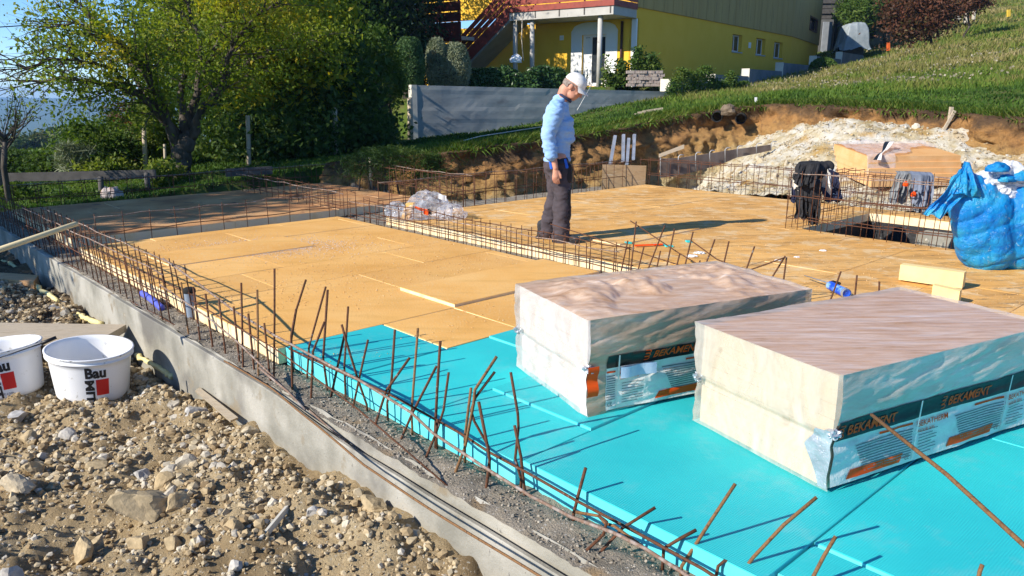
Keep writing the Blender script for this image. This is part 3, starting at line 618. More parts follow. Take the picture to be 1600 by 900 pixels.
along([(255,404),(310,443),(365,485),(429,524),(453,537),(520,573),(560,593),(643,645),(677,677),(760,732),(829,775),(893,808),(960,833),(1008,857),(1067,895),(1110,925)],1.80,.0065,'rebar_cement')
along([(250,445),(330,500),(372,535),(435,597),(470,630),(540,690)],1.74,.0055,'rebar_cement')
along([(405,575),(450,612),(477,640)],1.72,.006,'rebar_cement')
along([(452,545),(560,594),(620,622),(721,678),(765,707),(830,742),(900,782),(1000,835),(1100,890),(1160,930)],1.94,.0058,'rust')
along([(300,470),(430,545),(560,640),(700,760)],1.755,.004,'rust')
m=MB().tube([S(a,lipb(a)+.012+.006*math.sin(a*5)-.11*min(1,max(0,(3.75-a))),-.078-.025*min(1,max(0,3.75-a))) for a in np.arange(4.4,1.0,-.12)],.005,6); m.build("long_bar",MAT['rust_bright'],SC_,True)
along([(1008,857),(960,822),(945,817),(935,806),(900,800)],1.86,.0055,'rust_bright')
along([(887,900),(915,862),(943,835),(948,815),(935,806)],1.84,.0058,'rust')
# single bars standing on their own
def lone(px,r,label,y_add=.02,mat='rust_bright',zb=-.1,plane=2.0):
    o=starter(None,px,r,y_add,name="steel_bar",mat=MAT[mat],zb=zb,plane=plane); return setp(o,label,"rebar")
lone([(1065,885),(1112,812),(1149,756)],.0062,"rusty bar leaning right in front of the nearest pack")
lone([(1128,938),(1177,871),(1225,820),(1276,777)],.0062,"long bent rusty bar pointing at the front corner of the nearest pack")
lone([(1232,975),(1288,868),(1306,838)],.0062,"short leaning rusty bar at the bottom edge over turquoise boards",plane=2.06)
lone([(1518,960),(1531,893),(1535,882)],.0055,"tip of a rusty bar at the bottom right edge",.005,plane=2.10)
lone([(1118,905),(1122,885),(1132,876),(1144,880),(1149,903)],.0055,"small dark hooped bar at the edge of the turquoise boards",.004,'rust')
# the long thin yellow-rusty bar crossing the picture at the right
q0=AT(1362,648,1.95); q1=AT(1480,742,1.62); q2=AT(1600,852,1.36); q3=AT(1760,1010,1.10)
setp(MB().tube([q0,q1,q2,q3,q3+(q3-q2)*.9],.0052,8).build("steel_bar",MAT['rust_bright'],None,True),"long slanting ochre rusty bar crossing in front of the nearest pack","rebar")
# upright bars behind the packs, rising from the middle groove
MBAR=[[(985,428),(994,346)],[(970,426),(981,376)],[(996,426),(1006,386)],[(1011,425),(1039,352)],[(1025,424),(1032,392)],[(1042,415),(1054,357)],[(1056,421),(1062,397)],[(1070,416),(1083,362)],[(1089,420),(1094,407)],[(1101,418),(1117,374)],[(1130,416),(1139,377)],[(1165,424),(1179,385)],[(1206,434),(1227,400)],[(1224,440),(1229,402)],[(1295,476),(1314,424)],[(1335,470),(1339,430)],[(1373,470),(1374,440)],[(1424,485),(1426,455)]]
MR=thing("rebar_cage","slanting rusty bars standing in the groove behind the wrapped packs","rebar cage",S(3.8,5.08,-.1))
for p in MBAR:
    b0=PB(*p[0],5.08); tp=AT(*p[1],b0.y+random.uniform(-.02,.02)); dn=b0+(b0-tp).normalized()*max(0,(b0.z+.1)); MB().tube([dn,b0,tp],.006,6).build("starter_bar",MAT['rust'],MR,True)
for (q,b_) in (([(985,345),(1060,395),(1120,430),(1200,470)],5.15),([(860,350),(940,375),(1010,398),(1080,420),(1165,450)],5.15),([(1080,376),(1120,405),(1165,424),(1227,402)],5.12),([(1165,424),(1200,412),(1227,402)],5.05)):
    MB().tube([PB(u,v,b_) for u,v in q],.005,6).build("long_bar",MAT['rust'],MR,True)
# galvanised posts, shuttering
gs=[((955,258),(963,212)),((975,253),(976,210)),((981,258),(984,216)),((991,250),(993,210))]
for i,(b_,t_) in enumerate(gs):
    Y=13.4; B=AT(*b_,Y); T=AT(*t_,Y+.1); ax=axes(T-B,Vector((0,1,.01))); m=MB(); c=(B+T)/2; L=(T-B).length
    m.box(c,(L,.012,.055),ax); m.box(c+ax[2]*.03-ax[1]*.02,(L,.05,.010),ax); m.box(c-ax[2]*.03-ax[1]*.02,(L,.05,.010),ax)
    setp(m.build("metal_channel",MAT['steel'],None),["leftmost leaning galvanised channel by the bank","tall galvanised channel second from the left","short galvanised channel between two taller ones","rightmost galvanised channel by the bank"][i],"metal channel")
MAT['plywood']=M("plywood",[(.30,.20,.10),(.42,.29,.16),(.36,.26,.15)],3,.7,40,.3,.005,stretch=(1,1,6),spots=((.5,.42,.3),4,.62,.1))
def panel(name,label,c4,th,mat,cat="board",parent=None):
    "c4: 4 corners; extruded by th along the normal away from camera"
    c4=[Vector(c) for c in c4]; n=(c4[1]-c4[0]).cross(c4[3]-c4[0]).normalized(); 
    if n.y<0: n=-n
    o=MB().hexa(c4,[c+n*th for c in c4]).build(name,mat,parent)
    return setp(o,label,cat) if label else o
p=[S(8.55,9.75),S(8.55,10.6)]
panel("plywood_sheet","brown plywood sheet standing on edge behind the rear floor corner",[AT(940,298,12.9),AT(1008,290,13.0),AT(1010,259,13.0),AT(942,257,12.9)],.02,MAT['plywood'])
SH=thing("shuttering","curved grey shuttering boards with bent hooks before the cut bank","formwork",AT(1110,262,13.6))
MAT['shutter']=M("shutter_board",[(.11,.08,.065),(.20,.15,.12),(.27,.23,.2)],3,.8,40,.4,.005)
us=[1032,1060,1087,1109,1133,1152,1182,1205]; vb=[278,274,268,262,254,246,240,235]; vt=[248,247,243,240,236,233,229,226]
for i in range(7):
    Y0=13.1+.12*i; Y1=13.1+.12*(i+1)
    panel("board",None,[AT(us[i]+.3,vb[i],Y0),AT(us[i+1]-.3,vb[i+1],Y1),AT(us[i+1]-.3,vt[i+1],Y1),AT(us[i]+.3,vt[i],Y0)],.025,MAT['shutter'],parent=SH)
for i in range(8):
    Y=13.05+.12*i; a_=AT(us[i],vb[i],Y); b_=AT(us[i],vt[i]-2,Y); MB().tube([a_,b_,b_+Vector((.03,0,.035)),b_+Vector((.09,0,.03))],.008,6).build("hook",MAT['steel'],SH,True)
panel("plank","thin plank lying slanted over the shuttering hooks",[AT(1030,246,13.0),AT(1069,232,13.0),AT(1069,226,13.0),AT(1030,241,13.0)],.03,MAT['wood_old'],"plank")
# far drain pipes sticking out of the bank
MAT['grey_felt']=M("grey_geotextile",[(.22,.2,.17),(.36,.33,.28)],6,.95,40,.8,.02)
for (u,v,l) in ((1120,183,"left dark drain pipe end sticking out of the bank top"),(1157,186,"right dark drain pipe end sticking out of the bank top")):
    c=AT(u,v,15.45); d=Vector((-.35,-.9,-.1)).normalized(); ax=axes(d); n=14; V=[];F=[]
    for (rr,tt) in ((.10,.55),(.105,0),(.092,0),(.088,.5)):
        for j in range(n): an=2*math.pi*j/n; V.append(c-d*tt+(ax[1]*math.cos(an)+ax[2]*math.sin(an))*rr)
    F=[(k*n+j,k*n+(j+1)%n,(k+1)*n+(j+1)%n,(k+1)*n+j) for k in range(3) for j in range(n)]; F.append(tuple(range(3*n,4*n)))
    setp(obj("drain_pipe",V,F,MAT['dark'],None,True),l,"pipe")
v_,f_=rock_shape(3,77,8,.12); c=np.array(AT(1137,172,15.2)); setp(obj("root_clump",v_*np.array([.17,.16,.13])+c,f_,M("root_clump",[(.10,.075,.05),(.20,.15,.10),(.28,.22,.16)],9,1,30,1,.04),None,False),"grey earthy clump with roots above the two drain pipes","clump")
# stakes and planks lying on the grass edge
def beam(name,label,a,b,w,h,mat,cat="stake",n=1,up=Vector((0,0,1)),parent=None):
    a=Vector(a); b=Vector(b); ax=axes(b-a,up); m=MB(); k=6; L=(b-a).length; V=[];
    for i in range(k+1):
        c=a.lerp(b,i/k)+ax[1]*random.uniform(-1,1)*w*.05; 
        V+= [c+ax[1]*w/2*s1+ax[2]*h/2*s2 for (s1,s2) in ((-1,-1),(1,-1),(1,1),(-1,1))]
    F=[(i*4+j,i*4+(j+1)%4,(i+1)*4+(j+1)%4,(i+1)*4+j) for i in range(k) for j in range(4)]+[(3,2,1,0),(k*4,k*4+1,k*4+2,k*4+3)]
    o=obj(name,V,F,mat,parent); 
    return setp(o,label,cat) if label else o
beam("wooden_stake","upright short stake at the top edge of the rubble",AT(1479,214,12.9),AT(1487,167,12.9),.05,.05,MAT['wood_old'],up=Vector((0,1,0)))
beam("wooden_stake","leaning batten nailed to the short stake above the rubble",AT(1468,214,12.8),AT(1492,173,12.8),.045,.025,MAT['wood_old'],up=Vector((0,1,0)))
beam("wooden_stake","orange marker stake at the end of the stepped walls",AT(1388,79,52),AT(1388,66,52),.16,.16,M("orange_paint",[(.8,.16,.03),(.7,.12,.03)],4,.6,30,0),up=Vector((0,1,0)))
beam("wooden_stake","yellow marker stake high on the grassy hill",AT(1576,26,56),AT(1576,15,56),.17,.17,M("yellow_paint",[(.75,.5,.06),(.7,.45,.05)],4,.6,30,0),up=Vector((0,1,0)))
beam("wooden_stake","small white peg in the grass above the pipes",AT(1181,161,16.2),AT(1181,152,16.2),.04,.04,MAT['white_plastic'],up=Vector((0,1,0)))
for i,(a,b) in enumerate((((990,178),(1034,183)),((996,183),(1020,187)),((1004,173),(1035,181)))):
    P=[AT(u,v,17.6-(i*.2)) for u,v in (a,b)]; P=[Vector((q.x,q.y,float(terrain(np.array([q.x]),np.array([q.y]))[0])+.06+.02*i)) for q in P]
    beam("batten",["long pale batten lying on the grass left of the pipes","short pale batten lying nearest the cut edge","upper pale batten of the three on the grass"][i],P[0],P[1],.06,.03,MAT['wood_old'],"batten")
# near timber: plank, posts, stick
def onp(u,v,z): return G(u,v,z)
a=onp(-60,535,-.22); 
pl=[G(-120,528,-.24),G(160,528,-.24),G(197,507,-.24),G(-120,502,-.24)]
setp(MB().hexa([p_-Vector((0,0,.055)) for p_ in pl],pl).build("plank",MAT['wood_old'],None),"thick weathered plank lying across the dirt behind the white tubs","plank")
pb=[G(-80,428,-.30),G(52,440,-.30),G(60,430,-.30),G(-80,420,-.30)]
setp(MB().hexa([p_-Vector((0,0,.10)) for p_ in pb],pb).build("timber_beam",MAT['wood_fresh'],None),"short reddish fresh timber beam end lying by the foundation","timber")
e0=AT(121,349,4.9); e1=AT(-60,410,4.3)
setp(MB().tube([e0,e0.lerp(e1,.02),e1],[.012,.0165,.0175],12).build("wooden_pole",M("pale_handle",[(.62,.50,.27),(.68,.56,.33)],6,.55,30,.1,.003),None,True),"pale round wooden tool handle poking in over the left rebar","pole")
# yellow dried foam along the wall foot and cream splinters
MAT['pu_foam']=M("dried_pu_foam",[(.72,.60,.25),(.80,.70,.36)],9,.8,60,.6,.01)
def foamstrip(px,zs,r,label):
    pts=[G(u,v,z) for (u,v),z in zip(px,zs)]; q=[]
    for i in range(len(pts)-1):
        for j in range(6): q.append(pts[i].lerp(pts[i+1],j/6)+Vector((random.uniform(-.01,.01),random.uniform(-.01,.01),random.uniform(-.006,.008))))
    q.append(pts[-1]); setp(MB().tube(q,[r*random.uniform(.6,1.3) for _ in q],7).build("foam_strip",MAT['pu_foam'],None,True),label,"foam strip")
foamstrip([(55,446),(72,458),(90,470)],[-.36]*3,.022,"yellow dried foam strip beyond the plank nearest the beam end")
foamstrip([(122,492),(140,500),(160,506)],[-.38]*3,.022,"short yellow foam strip at the wall behind the plank")
foamstrip([(3,408),(18,413),(28,420)],[-.36]*3,.024,"yellow foam strip at the far left wall foot")
foamstrip([(215,555),(232,566),(252,577),(268,588)],[-.42]*4,.02,"yellow crumbled foam strip right of the white tub")
setp(MB().hexa([G(305,612,-.37),G(312,607,-.37),G(372,655,-.36),G(360,660,-.36)],[G(305,610,-.34),G(312,605,-.34),G(372,652,-.33),G(360,657,-.33)]).build("board_splinter",MAT['wood_old'],None),"cream broken batten pressed against the foundation wall","batten")
sp0,_=on_dirt(405,850); sp1,_=on_dirt(447,800); w_=Vector((.03,.015,0))
setp(MB().hexa([sp0,sp0+w_*.4,sp1+w_*.35,sp1-w_*.1],[sp0+Vector((0,0,.03)),sp0+w_*.4+Vector((0,0,.03)),sp1+w_*.35+Vector((0,0,.03)),sp1-w_*.1+Vector((0,0,.03))]).build("wood_splinter",M("bleached_wood",[(.62,.58,.48),(.7,.66,.56)],6,.8,40,.2,.004),None),"white pointed splinter lying in the open dirt","splinter")
# grey upright drain pipe and blue corrugated hose
def lathe(c,prof,n=28,ax=None,ell=1.0):
    c=Vector(c); ax=ax or (Vector((1,0,0)),Vector((0,1,0)),Vector((0,0,1))); V=[]
    for (r,z) in prof:
        for j in range(n):
            an=2*math.pi*j/n; V.append(c+ax[0]*(r*math.cos(an))+ax[1]*(r*ell*math.sin(an))+ax[2]*z)
    k=len(prof); F=[(i*n+j,i*n+(j+1)%n,(i+1)*n+(j+1)%n,(i+1)*n+j) for i in range(k-1) for j in range(n)]
    return V,F,n
c=G(300,497,-.1); V,F,n_=lathe(c,[(.042,-.05),(.042,.20),(.0425,.205),(.039,.206),(.038,.0)],24); GP=thing("drain_pipe","upright grey plastic drain pipe with black cap in the left beam","pipe",c)
obj("pipe",V,F,M("grey_pipe",[(.24,.29,.36),(.30,.35,.42)],5,.35,40,.05,.003),GP,True)
V,F,n_=lathe(c,[(.0,.225),(.03,.228),(.044,.215),(.045,.195),(.043,.19)],20); obj("cap",V,F,MAT['dark'],GP,True)
hs=[PB(222,458,1.83),PB(240,470,1.83),PB(253,482,1.83)]; q=[];rr=[]
for i in range(41):
    f=i/40; p_=hs[0].lerp(hs[2],f)+Vector((0,0,.01*math.sin(f*3.1))); q.append(p_); rr.append(.022+.0035*(i%2))
setp(MB().tube(q,rr,12).build("corrugated_hose",M("blue_conduit",[(.10,.12,.55),(.14,.17,.62)],8,.4,30,0),None,True),"short piece of blue corrugated conduit in the left beam","hose")
# ================= wrapped packs =================
def textmesh(s,size,bold=.012,shear=0.0,extr=0):
    cu=bpy.data.curves.new("t",'FONT'); cu.body=s; cu.size=size; cu.offset=bold*size; cu.shear=shear; cu.resolution_u=2; cu.extrude=extr
    o=bpy.data.objects.new("t",cu); COL.objects.link(o); bpy.context.view_layer.update()
    dg=bpy.context.evaluated_depsgraph_get(); me=bpy.data.meshes.new_from_object(o.evaluated_get(dg))
    bm=bmesh.new(); bm.from_mesh(me); bmesh.ops.triangulate(bm,faces=bm.faces[:]); bmesh.ops.remove_doubles(bm,verts=bm.verts[:],dist=1e-5)
    bmesh.ops.subdivide_edges(bm,edges=[e for e in bm.edges if e.calc_length()>size*.35],cuts=1,use_grid_fill=False); bmesh.ops.triangulate(bm,faces=bm.faces[:])
    V=[v.co.copy() for v in bm.verts]; F=[tuple(v.index for v in f.verts) for f in bm.faces]; bm.verts.index_update(); bm.free()
    bpy.data.objects.remove(o); bpy.data.curves.remove(cu); bpy.data.meshes.remove(me)
    w=max([v.x for v in V] or [0]); return V,F,w
MAT['orange_print']=M("orange_print",[(.95,.085,.008),(.98,.11,.01)],6,.5,40,.05,.002,spec=.15)
MAT['navy_print']=M("navy_print",[(.010,.016,.022),(.016,.022,.03)],6,.5,30,.15,.006)
MAT['black_film']=M("black_film_print",[(.008,.008,.01),(.014,.014,.016)],6,.3,30,.2,.006)
MAT['white_film']=M("white_film_print",[(.82,.74,.66),(.86,.80,.73),(.68,.62,.55)],7,.42,25,.6,.010)
MAT['teal_lines']=M("grey_green_print",[(.16,.17,.16),(.24,.25,.24)],6,.5,30,0)
MAT['silver']=M("crumpled_silver_tape",[(.35,.38,.42),(.6,.62,.66)],14,.3,30,.9,.01,metal=.5)
MAT['pack_skin']=M("pack_foam_skin",[(.50,.25,.10),(.58,.32,.14)],5,.8,90,.3,.004)
MAT['pack_cut_r']=M("pack_foam_cut_cream",[(.57,.46,.31),(.63,.53,.38)],5,.9,60,.35,.006,spots=((.42,.31,.18),14,.66,.06))
MAT['pack_cut_l']=M("pack_foam_cut_rose",[(.60,.51,.45),(.66,.57,.51)],5,.9,60,.35,.006)
def pack(label,P,sd,ld,Ls,Ll,H,amp,fm_top,fm_end,fm_side,cut,lay=4,lump=0,dark='navy_print',seed=1,lean=0.0,variant=0):
    """P = near front corner on the floor, sd towards the other end corner, ld along the long side"""
    P=Vector(P); sd=Vector(sd).normalized(); ld=Vector(ld).normalized(); nside=-sd; nend=-ld; Z=Vector((0,0,1))
    T=thing("insulation_pack",label,"insulation pack",P)
    r=random.Random(seed); th=H/(2*lay)
    for k in range(2*lay):
        up=k>=lay; so=(.016 if up else 0)+r.uniform(-.001,.001); lo=r.uniform(-.0012,.0012)+(-.010 if up else .012)
        g=.0003
        b=[P+sd*(s*Ls+(-so))+ld*(l*Ll+lo)+Z*(k*th+g) for s,l in ((.008,.006),(.992,.006),(.992,.994),(.008,.994))]
        o=MB().hexa(b,[q+Z*(th-2*g) for q in b]).build("board",[MAT[cut],MAT['pack_skin']],T); o.data.polygons[0].material_index=1; o.data.polygons[1].material_index=1
    def disp(p):   # p array of world points -> displaced world points
        rel=p-np.array(P); sc=rel@np.array(sd); lc=rel@np.array(ld); zc=rel[:,2]
        hz=zc/H; waist=-.018*np.exp(-((hz-.5)/.10)**2)          # film pulled into the joint of the two bundles
        upo=.018*sstep(.38,.475,hz)
        d=amp*(fbm(rel*np.array([1,1,1.0]),6,4,seed)*.6+np.abs(fbm(np.stack([sc*2+lc*1.1,lc*1.5-zc*7,zc*3],1),2.1,3,seed+5))*1.0)
        f_s=sstep(.06,0,sc)      # on the long front side
        f_e=sstep(.06,0,lc)*(1-f_s)
        f_far=sstep(Ls-.06,Ls,sc); f_back=sstep(Ll-.06,Ll,lc)
        top=sstep(H-.04,H,zc)
        dd=(d+waist*(1-top)+.008)
        lumpd=lump*(np.clip(fbm(rel,3.4,4,seed+9)+.2,0.02,1)*np.sin(np.clip(sc/Ls,0,1)*np.pi)**.5*np.sin(np.clip(lc/Ll,0,1)*np.pi)**.4)
        out=p+np.outer((dd+upo)*f_s,np.array(nside))+np.outer((d*.6+.004+.016*sstep(.42,.49,hz)-.010*np.exp(-((hz-.455)/.03)**2))*f_e,np.array(nend))+np.outer(dd*f_far,np.array(sd))+np.outer(dd*f_back,np.array(ld))+np.outer((d*.35+.006+lumpd)*top,np.array([0,0,1]))
        return out
    def patch(name,o0,ux,uy,lx,ly,nx,ny,mat):
        X,Y=np.meshgrid(np.linspace(0,lx,nx),np.linspace(0,ly,ny),indexing='ij'); pts=np.array(o0)+np.outer(X.ravel(),np.array(ux))+np.outer(Y.ravel(),np.array(uy))
        return obj(name,disp(pts),grid(nx,ny),mat,T,True)
    zb0,zb1=(.203,.287) if variant==0 else (.225,.290)
    patch("film",P+Z*(zb1-.012),ld,Z,Ll,H-zb1+.012,150,40,fm_side); patch("film",P,sd,Z,Ls,H,80,60,fm_end); patch("film",P+Z*H,ld,sd,Ll,Ls,150,80,fm_top)
    patch("film",P+sd*Ls,ld,Z,Ll,H,60,20,fm_side); patch("film",P+ld*Ll,sd,Z,Ls,H,40,20,fm_end)
    def pr(name,x0,x1,z0,z1,mat,off=.0018,slant=0,nx=None):
        nx=nx or max(3,int((x1-x0)/.01)+2); nz=max(4,int((z1-z0)/.008)+2); X,Y=np.meshgrid(np.linspace(x0,x1,nx),np.linspace(z0,z1,nz),indexing='ij'); X=X+(Y-z0)*slant
        pts=np.array(P)+np.outer(X.ravel(),np.array(ld))+np.outer(Y.ravel(),np.array([0,0,1])); pts=disp(pts)+np.array(nside)*off
        return obj(name,pts,grid(nx,nz),MAT[mat],T,True)
    def lines(rects,mat,name,off):
        Vs=[];Fs=[];n0=0
        for (x0,x1,z0,z1) in rects:
            nx=max(2,int((x1-x0)/.012)+2); X,Y=np.meshgrid(np.linspace(x0,x1,nx),[z0,z1],indexing='ij'); Vs.append(np.stack([X.ravel(),Y.ravel()],1)); Fs.append(grid(nx,2)+n0); n0+=2*nx
        q=np.concatenate(Vs); pts=np.array(P)+np.outer(q[:,0],np.array(ld))+np.outer(q[:,1],np.array([0,0,1])); obj(name,disp(pts)+np.array(nside)*off,np.concatenate(Fs),MAT[mat],T,True)
    def txt(s,x,z,size,mat,off=.0075,shear=.12,bold=.02,wid=None):
        V,F,w=textmesh(s,size,bold,shear); k=(wid/w) if wid else 1
        q=np.array([[v.x*k+x,v.y+z] for v in V]); pts=np.array(P)+np.outer(q[:,0],np.array(ld))+np.outer(q[:,1],np.array([0,0,1])); obj("lettering",disp(pts)+np.array(nside)*off,[f for f in F],MAT[mat],T)
    def emblem(x,z,h,mat,off=.0075):
        # stacked curved bars that read like a stylised B
        m=[]; Vs=[];Fs=[]
        for k in range(3):
            zc=z+h*(.17+.33*k); n0=len(Vs); n=9
            for i in range(n):
                an=-math.pi/2+math.pi*i/(n-1); 
                for rr in (h*.10,h*.17): Vs.append((x+h*.30+rr*1.3*math.cos(an),zc+rr*math.sin(an)))
            Fs+=[(n0+2*i,n0+2*i+1,n0+2*i+3,n0+2*i+2) for i in range(n-1)]
            for (za,zb) in ((zc+h*.10,zc+h*.17),(zc-h*.17,zc-h*.10)):
                n0=len(Vs); Vs+=[(x-.02*h,za),(x+h*.30,za),(x+h*.30,zb),(x-.02*h,zb)]; Fs.append((n0,n0+1,n0+2,n0+3))
        q=np.array(Vs); pts=np.array(P)+np.outer(q[:,0],np.array(ld))+np.outer(q[:,1],np.array([0,0,1])); obj("emblem",disp(pts)+np.array(nside)*off,Fs,MAT[mat],T)
    x0=.012 if variant==0 else .10
    if variant: patch("film",P+Z*.0,ld,Z,.105,zb1,14,30,fm_side)
    pr("printed_panel",x0,Ll-.01,.015,zb0,'white_film',.0016)
    pr("printed_band",x0,Ll-.01,zb0,zb1,dark,.0040)
    for k,x in enumerate((-.127,.484,1.097) if variant==0 else (-.45,.16,.77)):
        R=lambda a_,b_,c_,d_: (max(x+a_,x0+.003),min(x+b_,Ll-.012),c_,d_)
        ok=lambda r_: r_[1]-r_[0]>.008
        if x>x0+.02: lines([(x-.004,x+.004,.02,zb1-.002)],'white_film',"panel_seam",.0062)
        if x+.155>x0 and x+.5<Ll:
            emblem(x+.148,zb0+.012,.056,'orange_print'); txt("BEKAMENT",x+.195,zb0+.019,.056,'orange_print',wid=.285,bold=.018)
        for (nm_,mt_,r_,of_) in (("orange_rule",'orange_print',R(.40,.60,zb0-.026,zb0-.017),.0045),):
            if ok(r_): lines([r_],mt_,nm_,of_)
        r_=R(.22,.53,.030,.066)
        if ok(r_): pr("orange_strip",*r_,'orange_print',.0045,slant=.6)
        L_=[R(.26+.006*j,.60,zb0-.045-.0115*j,zb0-.0405-.0115*j) for j in range(11)]+[R(.03,.15-.03*(j%3==1),.135-.0135*j,.138-.0135*j) for j in range(8)]
        L_=[r_ for r_ in L_ if ok(r_)]
        if L_: lines(L_,'teal_lines',"print_lines",.0045)
        if x>=x0: txt("BEKATHERM",x+.012,zb0-.040,.032,'orange_print',wid=.20,bold=.01); txt("REDUR XPS",x+.014,zb0-.066,.020,'orange_print',wid=.11,bold=.0)
        if x+.60<Ll: txt("CE",x+.555,.035,.028,'teal_lines',wid=.030,shear=0)
    # the printed film wraps a little way round the corner
    X,Y=np.meshgrid(np.linspace(0,1,14),np.linspace(0,1,24),indexing='ij'); wd_=.035+.075*(1-np.abs(Y-.62)/.62)**1.5; pts=np.array(P)+np.outer((X*wd_).ravel(),np.array(sd))+np.outer((.01+Y*.235).ravel(),np.array([0,0,1])); obj("printed_wrap",disp(pts)+np.array(nend)*.004,grid(14,24),MAT['silver' if variant==0 else 'white_film'],T,True)
    # crumpled tape gathered at the corners of the waist
    for (c,rr,mm) in ((P+Z*(H*.5)+ld*.012-sd*.002,(.028,.028,.024),'silver'),(P+sd*(Ls-.01)+Z*(H*.47),(.03,.016,.024),'silver')):
        v_,f_=ico(3); v_=v_+v_*(fbm(v_+seed,3.2,3,seed+3)*.5)[:,None]; Rm=np.array([list(ld),list(sd),[0,0,1]]); obj("crumpled_tape",(v_*np.array(rr))@Rm+np.array(c),f_,MAT[mm],T,False)
    return T,disp,P,sd,ld
ftop_r=film("film_over_ribbed_top",(.56,.42,.40),.55,.34,(1.0,9,1),math.radians(-28),.35,4,cols=[(.52,.34,.20),(.74,.54,.42),(.84,.68,.58),(.80,.76,.78)])
fend_r=film("film_cream_end",(.70,.64,.55),.40,.26,(1,1,.5),0,.5,7)
fside_r=film("film_green_grey_side",(.5,.56,.5),.85,.26,(1,1,4),.3,.15,4,cols=[(.68,.58,.46),(.78,.69,.58),(.88,.81,.72)])
pack("nearest wrapped pack of insulation boards with green-grey film and dark printed band",(1.195,2.68,.006),(-.35,.66,0),(.883,.469,0),.735,1.36,.47,.007,ftop_r,fend_r,fside_r,'pack_cut_r',seed=3)
ftop_l=film("film_over_lumpy_top",(.60,.42,.33),.55,.32,(1,3,1),math.radians(-25),.35,6,cols=[(.54,.36,.22),(.76,.55,.40),(.85,.68,.54),(.86,.80,.76)])
fend_l=film("film_rose_end",(.72,.66,.64),.45,.22,(1,1,1),0,.5,6)
fside_l=film("film_brown_side",(.52,.36,.25),.75,.26,(1,1,4),.3,.2,4,cols=[(.50,.31,.19),(.62,.43,.29),(.74,.58,.45)])
T2,d2,P2,s2,l2=pack("wrapped pack of insulation boards with lumpy film top behind the nearest pack",(.345,3.385,.006),(-.31,.68,0),(.905,.425,0),.745,1.34,.47,.009,ftop_l,fend_l,fside_l,'pack_cut_l',lump=.075,dark='black_film',seed=8,variant=1)
# paper label and red corner on the second pack
c0=P2+l2*.17-s2*.03+Vector((0,0,.17)); X,Y=np.meshgrid(np.linspace(0,.20,12),np.linspace(0,.055,5),indexing='ij'); q=np.array(c0)+np.outer(X.ravel(),np.array(l2))+np.outer(Y.ravel()+X.ravel()*.0,[0,0,1])+np.outer(.006*np.sin(X.ravel()*40),-np.array(s2))
obj("paper_label",q,grid(12,5),M("blue_white_label",[(.32,.45,.66),(.62,.7,.8)],9,.5,30,.3,.004),T2,True)
X,Y=np.meshgrid(np.linspace(-.01,.05,6),np.linspace(.10,.25,9),indexing='ij'); q=np.array(P2)+np.outer(X.ravel(),np.array(l2))+np.outer(Y.ravel(),[0,0,1])+np.outer(.026+.008*np.sin(Y.ravel()*60),-np.array(s2)); obj("red_print",q,grid(6,9),MAT['orange_print'],T2,True)
# third pack, on the rubble
def pack3():
    T=thing("insulation_pack","torn open pack of bright orange boards lying on the rubble slope","insulation pack",AT(1370,290,11.9))
    A=[AT(1362,291,11.2),AT(1515,283,11.4),AT(1528,262,13.0),AT(1385,262,12.9)]
    L=(A[1]-A[0]); ld=Vector((L.x,L.y,0)).normalized(); base=Vector((A[0].x,A[0].y,.16)); sd=Vector((-ld.y,ld.x,0)); Z=Vector((0,0,1))
    up=(Z+Vector((0,.0,0))).normalized()
    mm=M("bright_orange_skin",[(.70,.36,.12),(.76,.44,.18)],4,.7,60,.2,.004); mc=M("orange_cut_edge",[(.62,.34,.13),(.70,.44,.22)],5,.8,60,.3,.005)
    for k in range(5):
        o=base+Z*(.085*k)+ld*(random.uniform(-.015,.015))+sd*(.12*k*.35); n_=Vector((0,0,.083)); W_=1.47
        b=[o,o+ld*W_,o+ld*W_+sd*.95+Z*.12,o+sd*.95+Z*.12]
        MB().hexa(b,[q+n_ for q in b]).build("board",[mc,mm] if k<4 else [mc,mm],T)
        T.children[-1].data.polygons[1].material_index=1
    X,Y=np.meshgrid(np.linspace(-.03,1.5,70),np.linspace(-.16,.98,50),indexing='ij'); x=X.ravel(); y=Y.ravel()
    ot=base+Z*.43+sd*.17
    z=np.where(y<0,y*1.9,y*.13)+.03*np.abs(fbm(P3(x,y),5,4,101))+.012; keep=None
    q=np.array(ot)+np.outer(x,ld)+np.outer(np.maximum(y,-.03+0*y)+np.where(y<0,y*.2,0),sd)+np.outer(z,[0,0,1])
    F=grid(70,50); cx=(X.ravel()[F].mean(1)); cy=Y.ravel()[F].mean(1); k=(cy>.05+.5*sstep(.5,1.2,cx)+.07*fbm(P3(cx,cy),3,3,5))|(cx<.45+.1*fbm(P3(cy,cx),4,2,6)); obj("film",q,F[k],film("film_peeled",(.85,.72,.64),.45,.25,None,0,.4,7),T,True)
    # dark printed strip of torn film running down the middle
    pts=[]; n=30; V=[];
    for i in range(n):
        f=i/(n-1); c=ot+ld*(.62-.55*f)+sd*(.55*(1-f)-.12)+Z*(.13*(1-f)+.04+.03*math.sin(f*9)-.22*max(0,f-.55)); w=.05+.03*math.sin(f*7)
        V+=[c+ld*w*.7-sd*w*.3,c,c-ld*w*.7+sd*w*.3]
    F=[(3*i+j,3*i+3+j,3*i+4+j,3*i+1+j) for i in range(n-1) for j in range(2)]; obj("torn_film_strip",V,F,[MAT['white_film'],MAT['navy_print']],T,True,None,[j for i in range(n-1) for j in range(2)])
    # orange and dark broken piece at the right end
pack3()
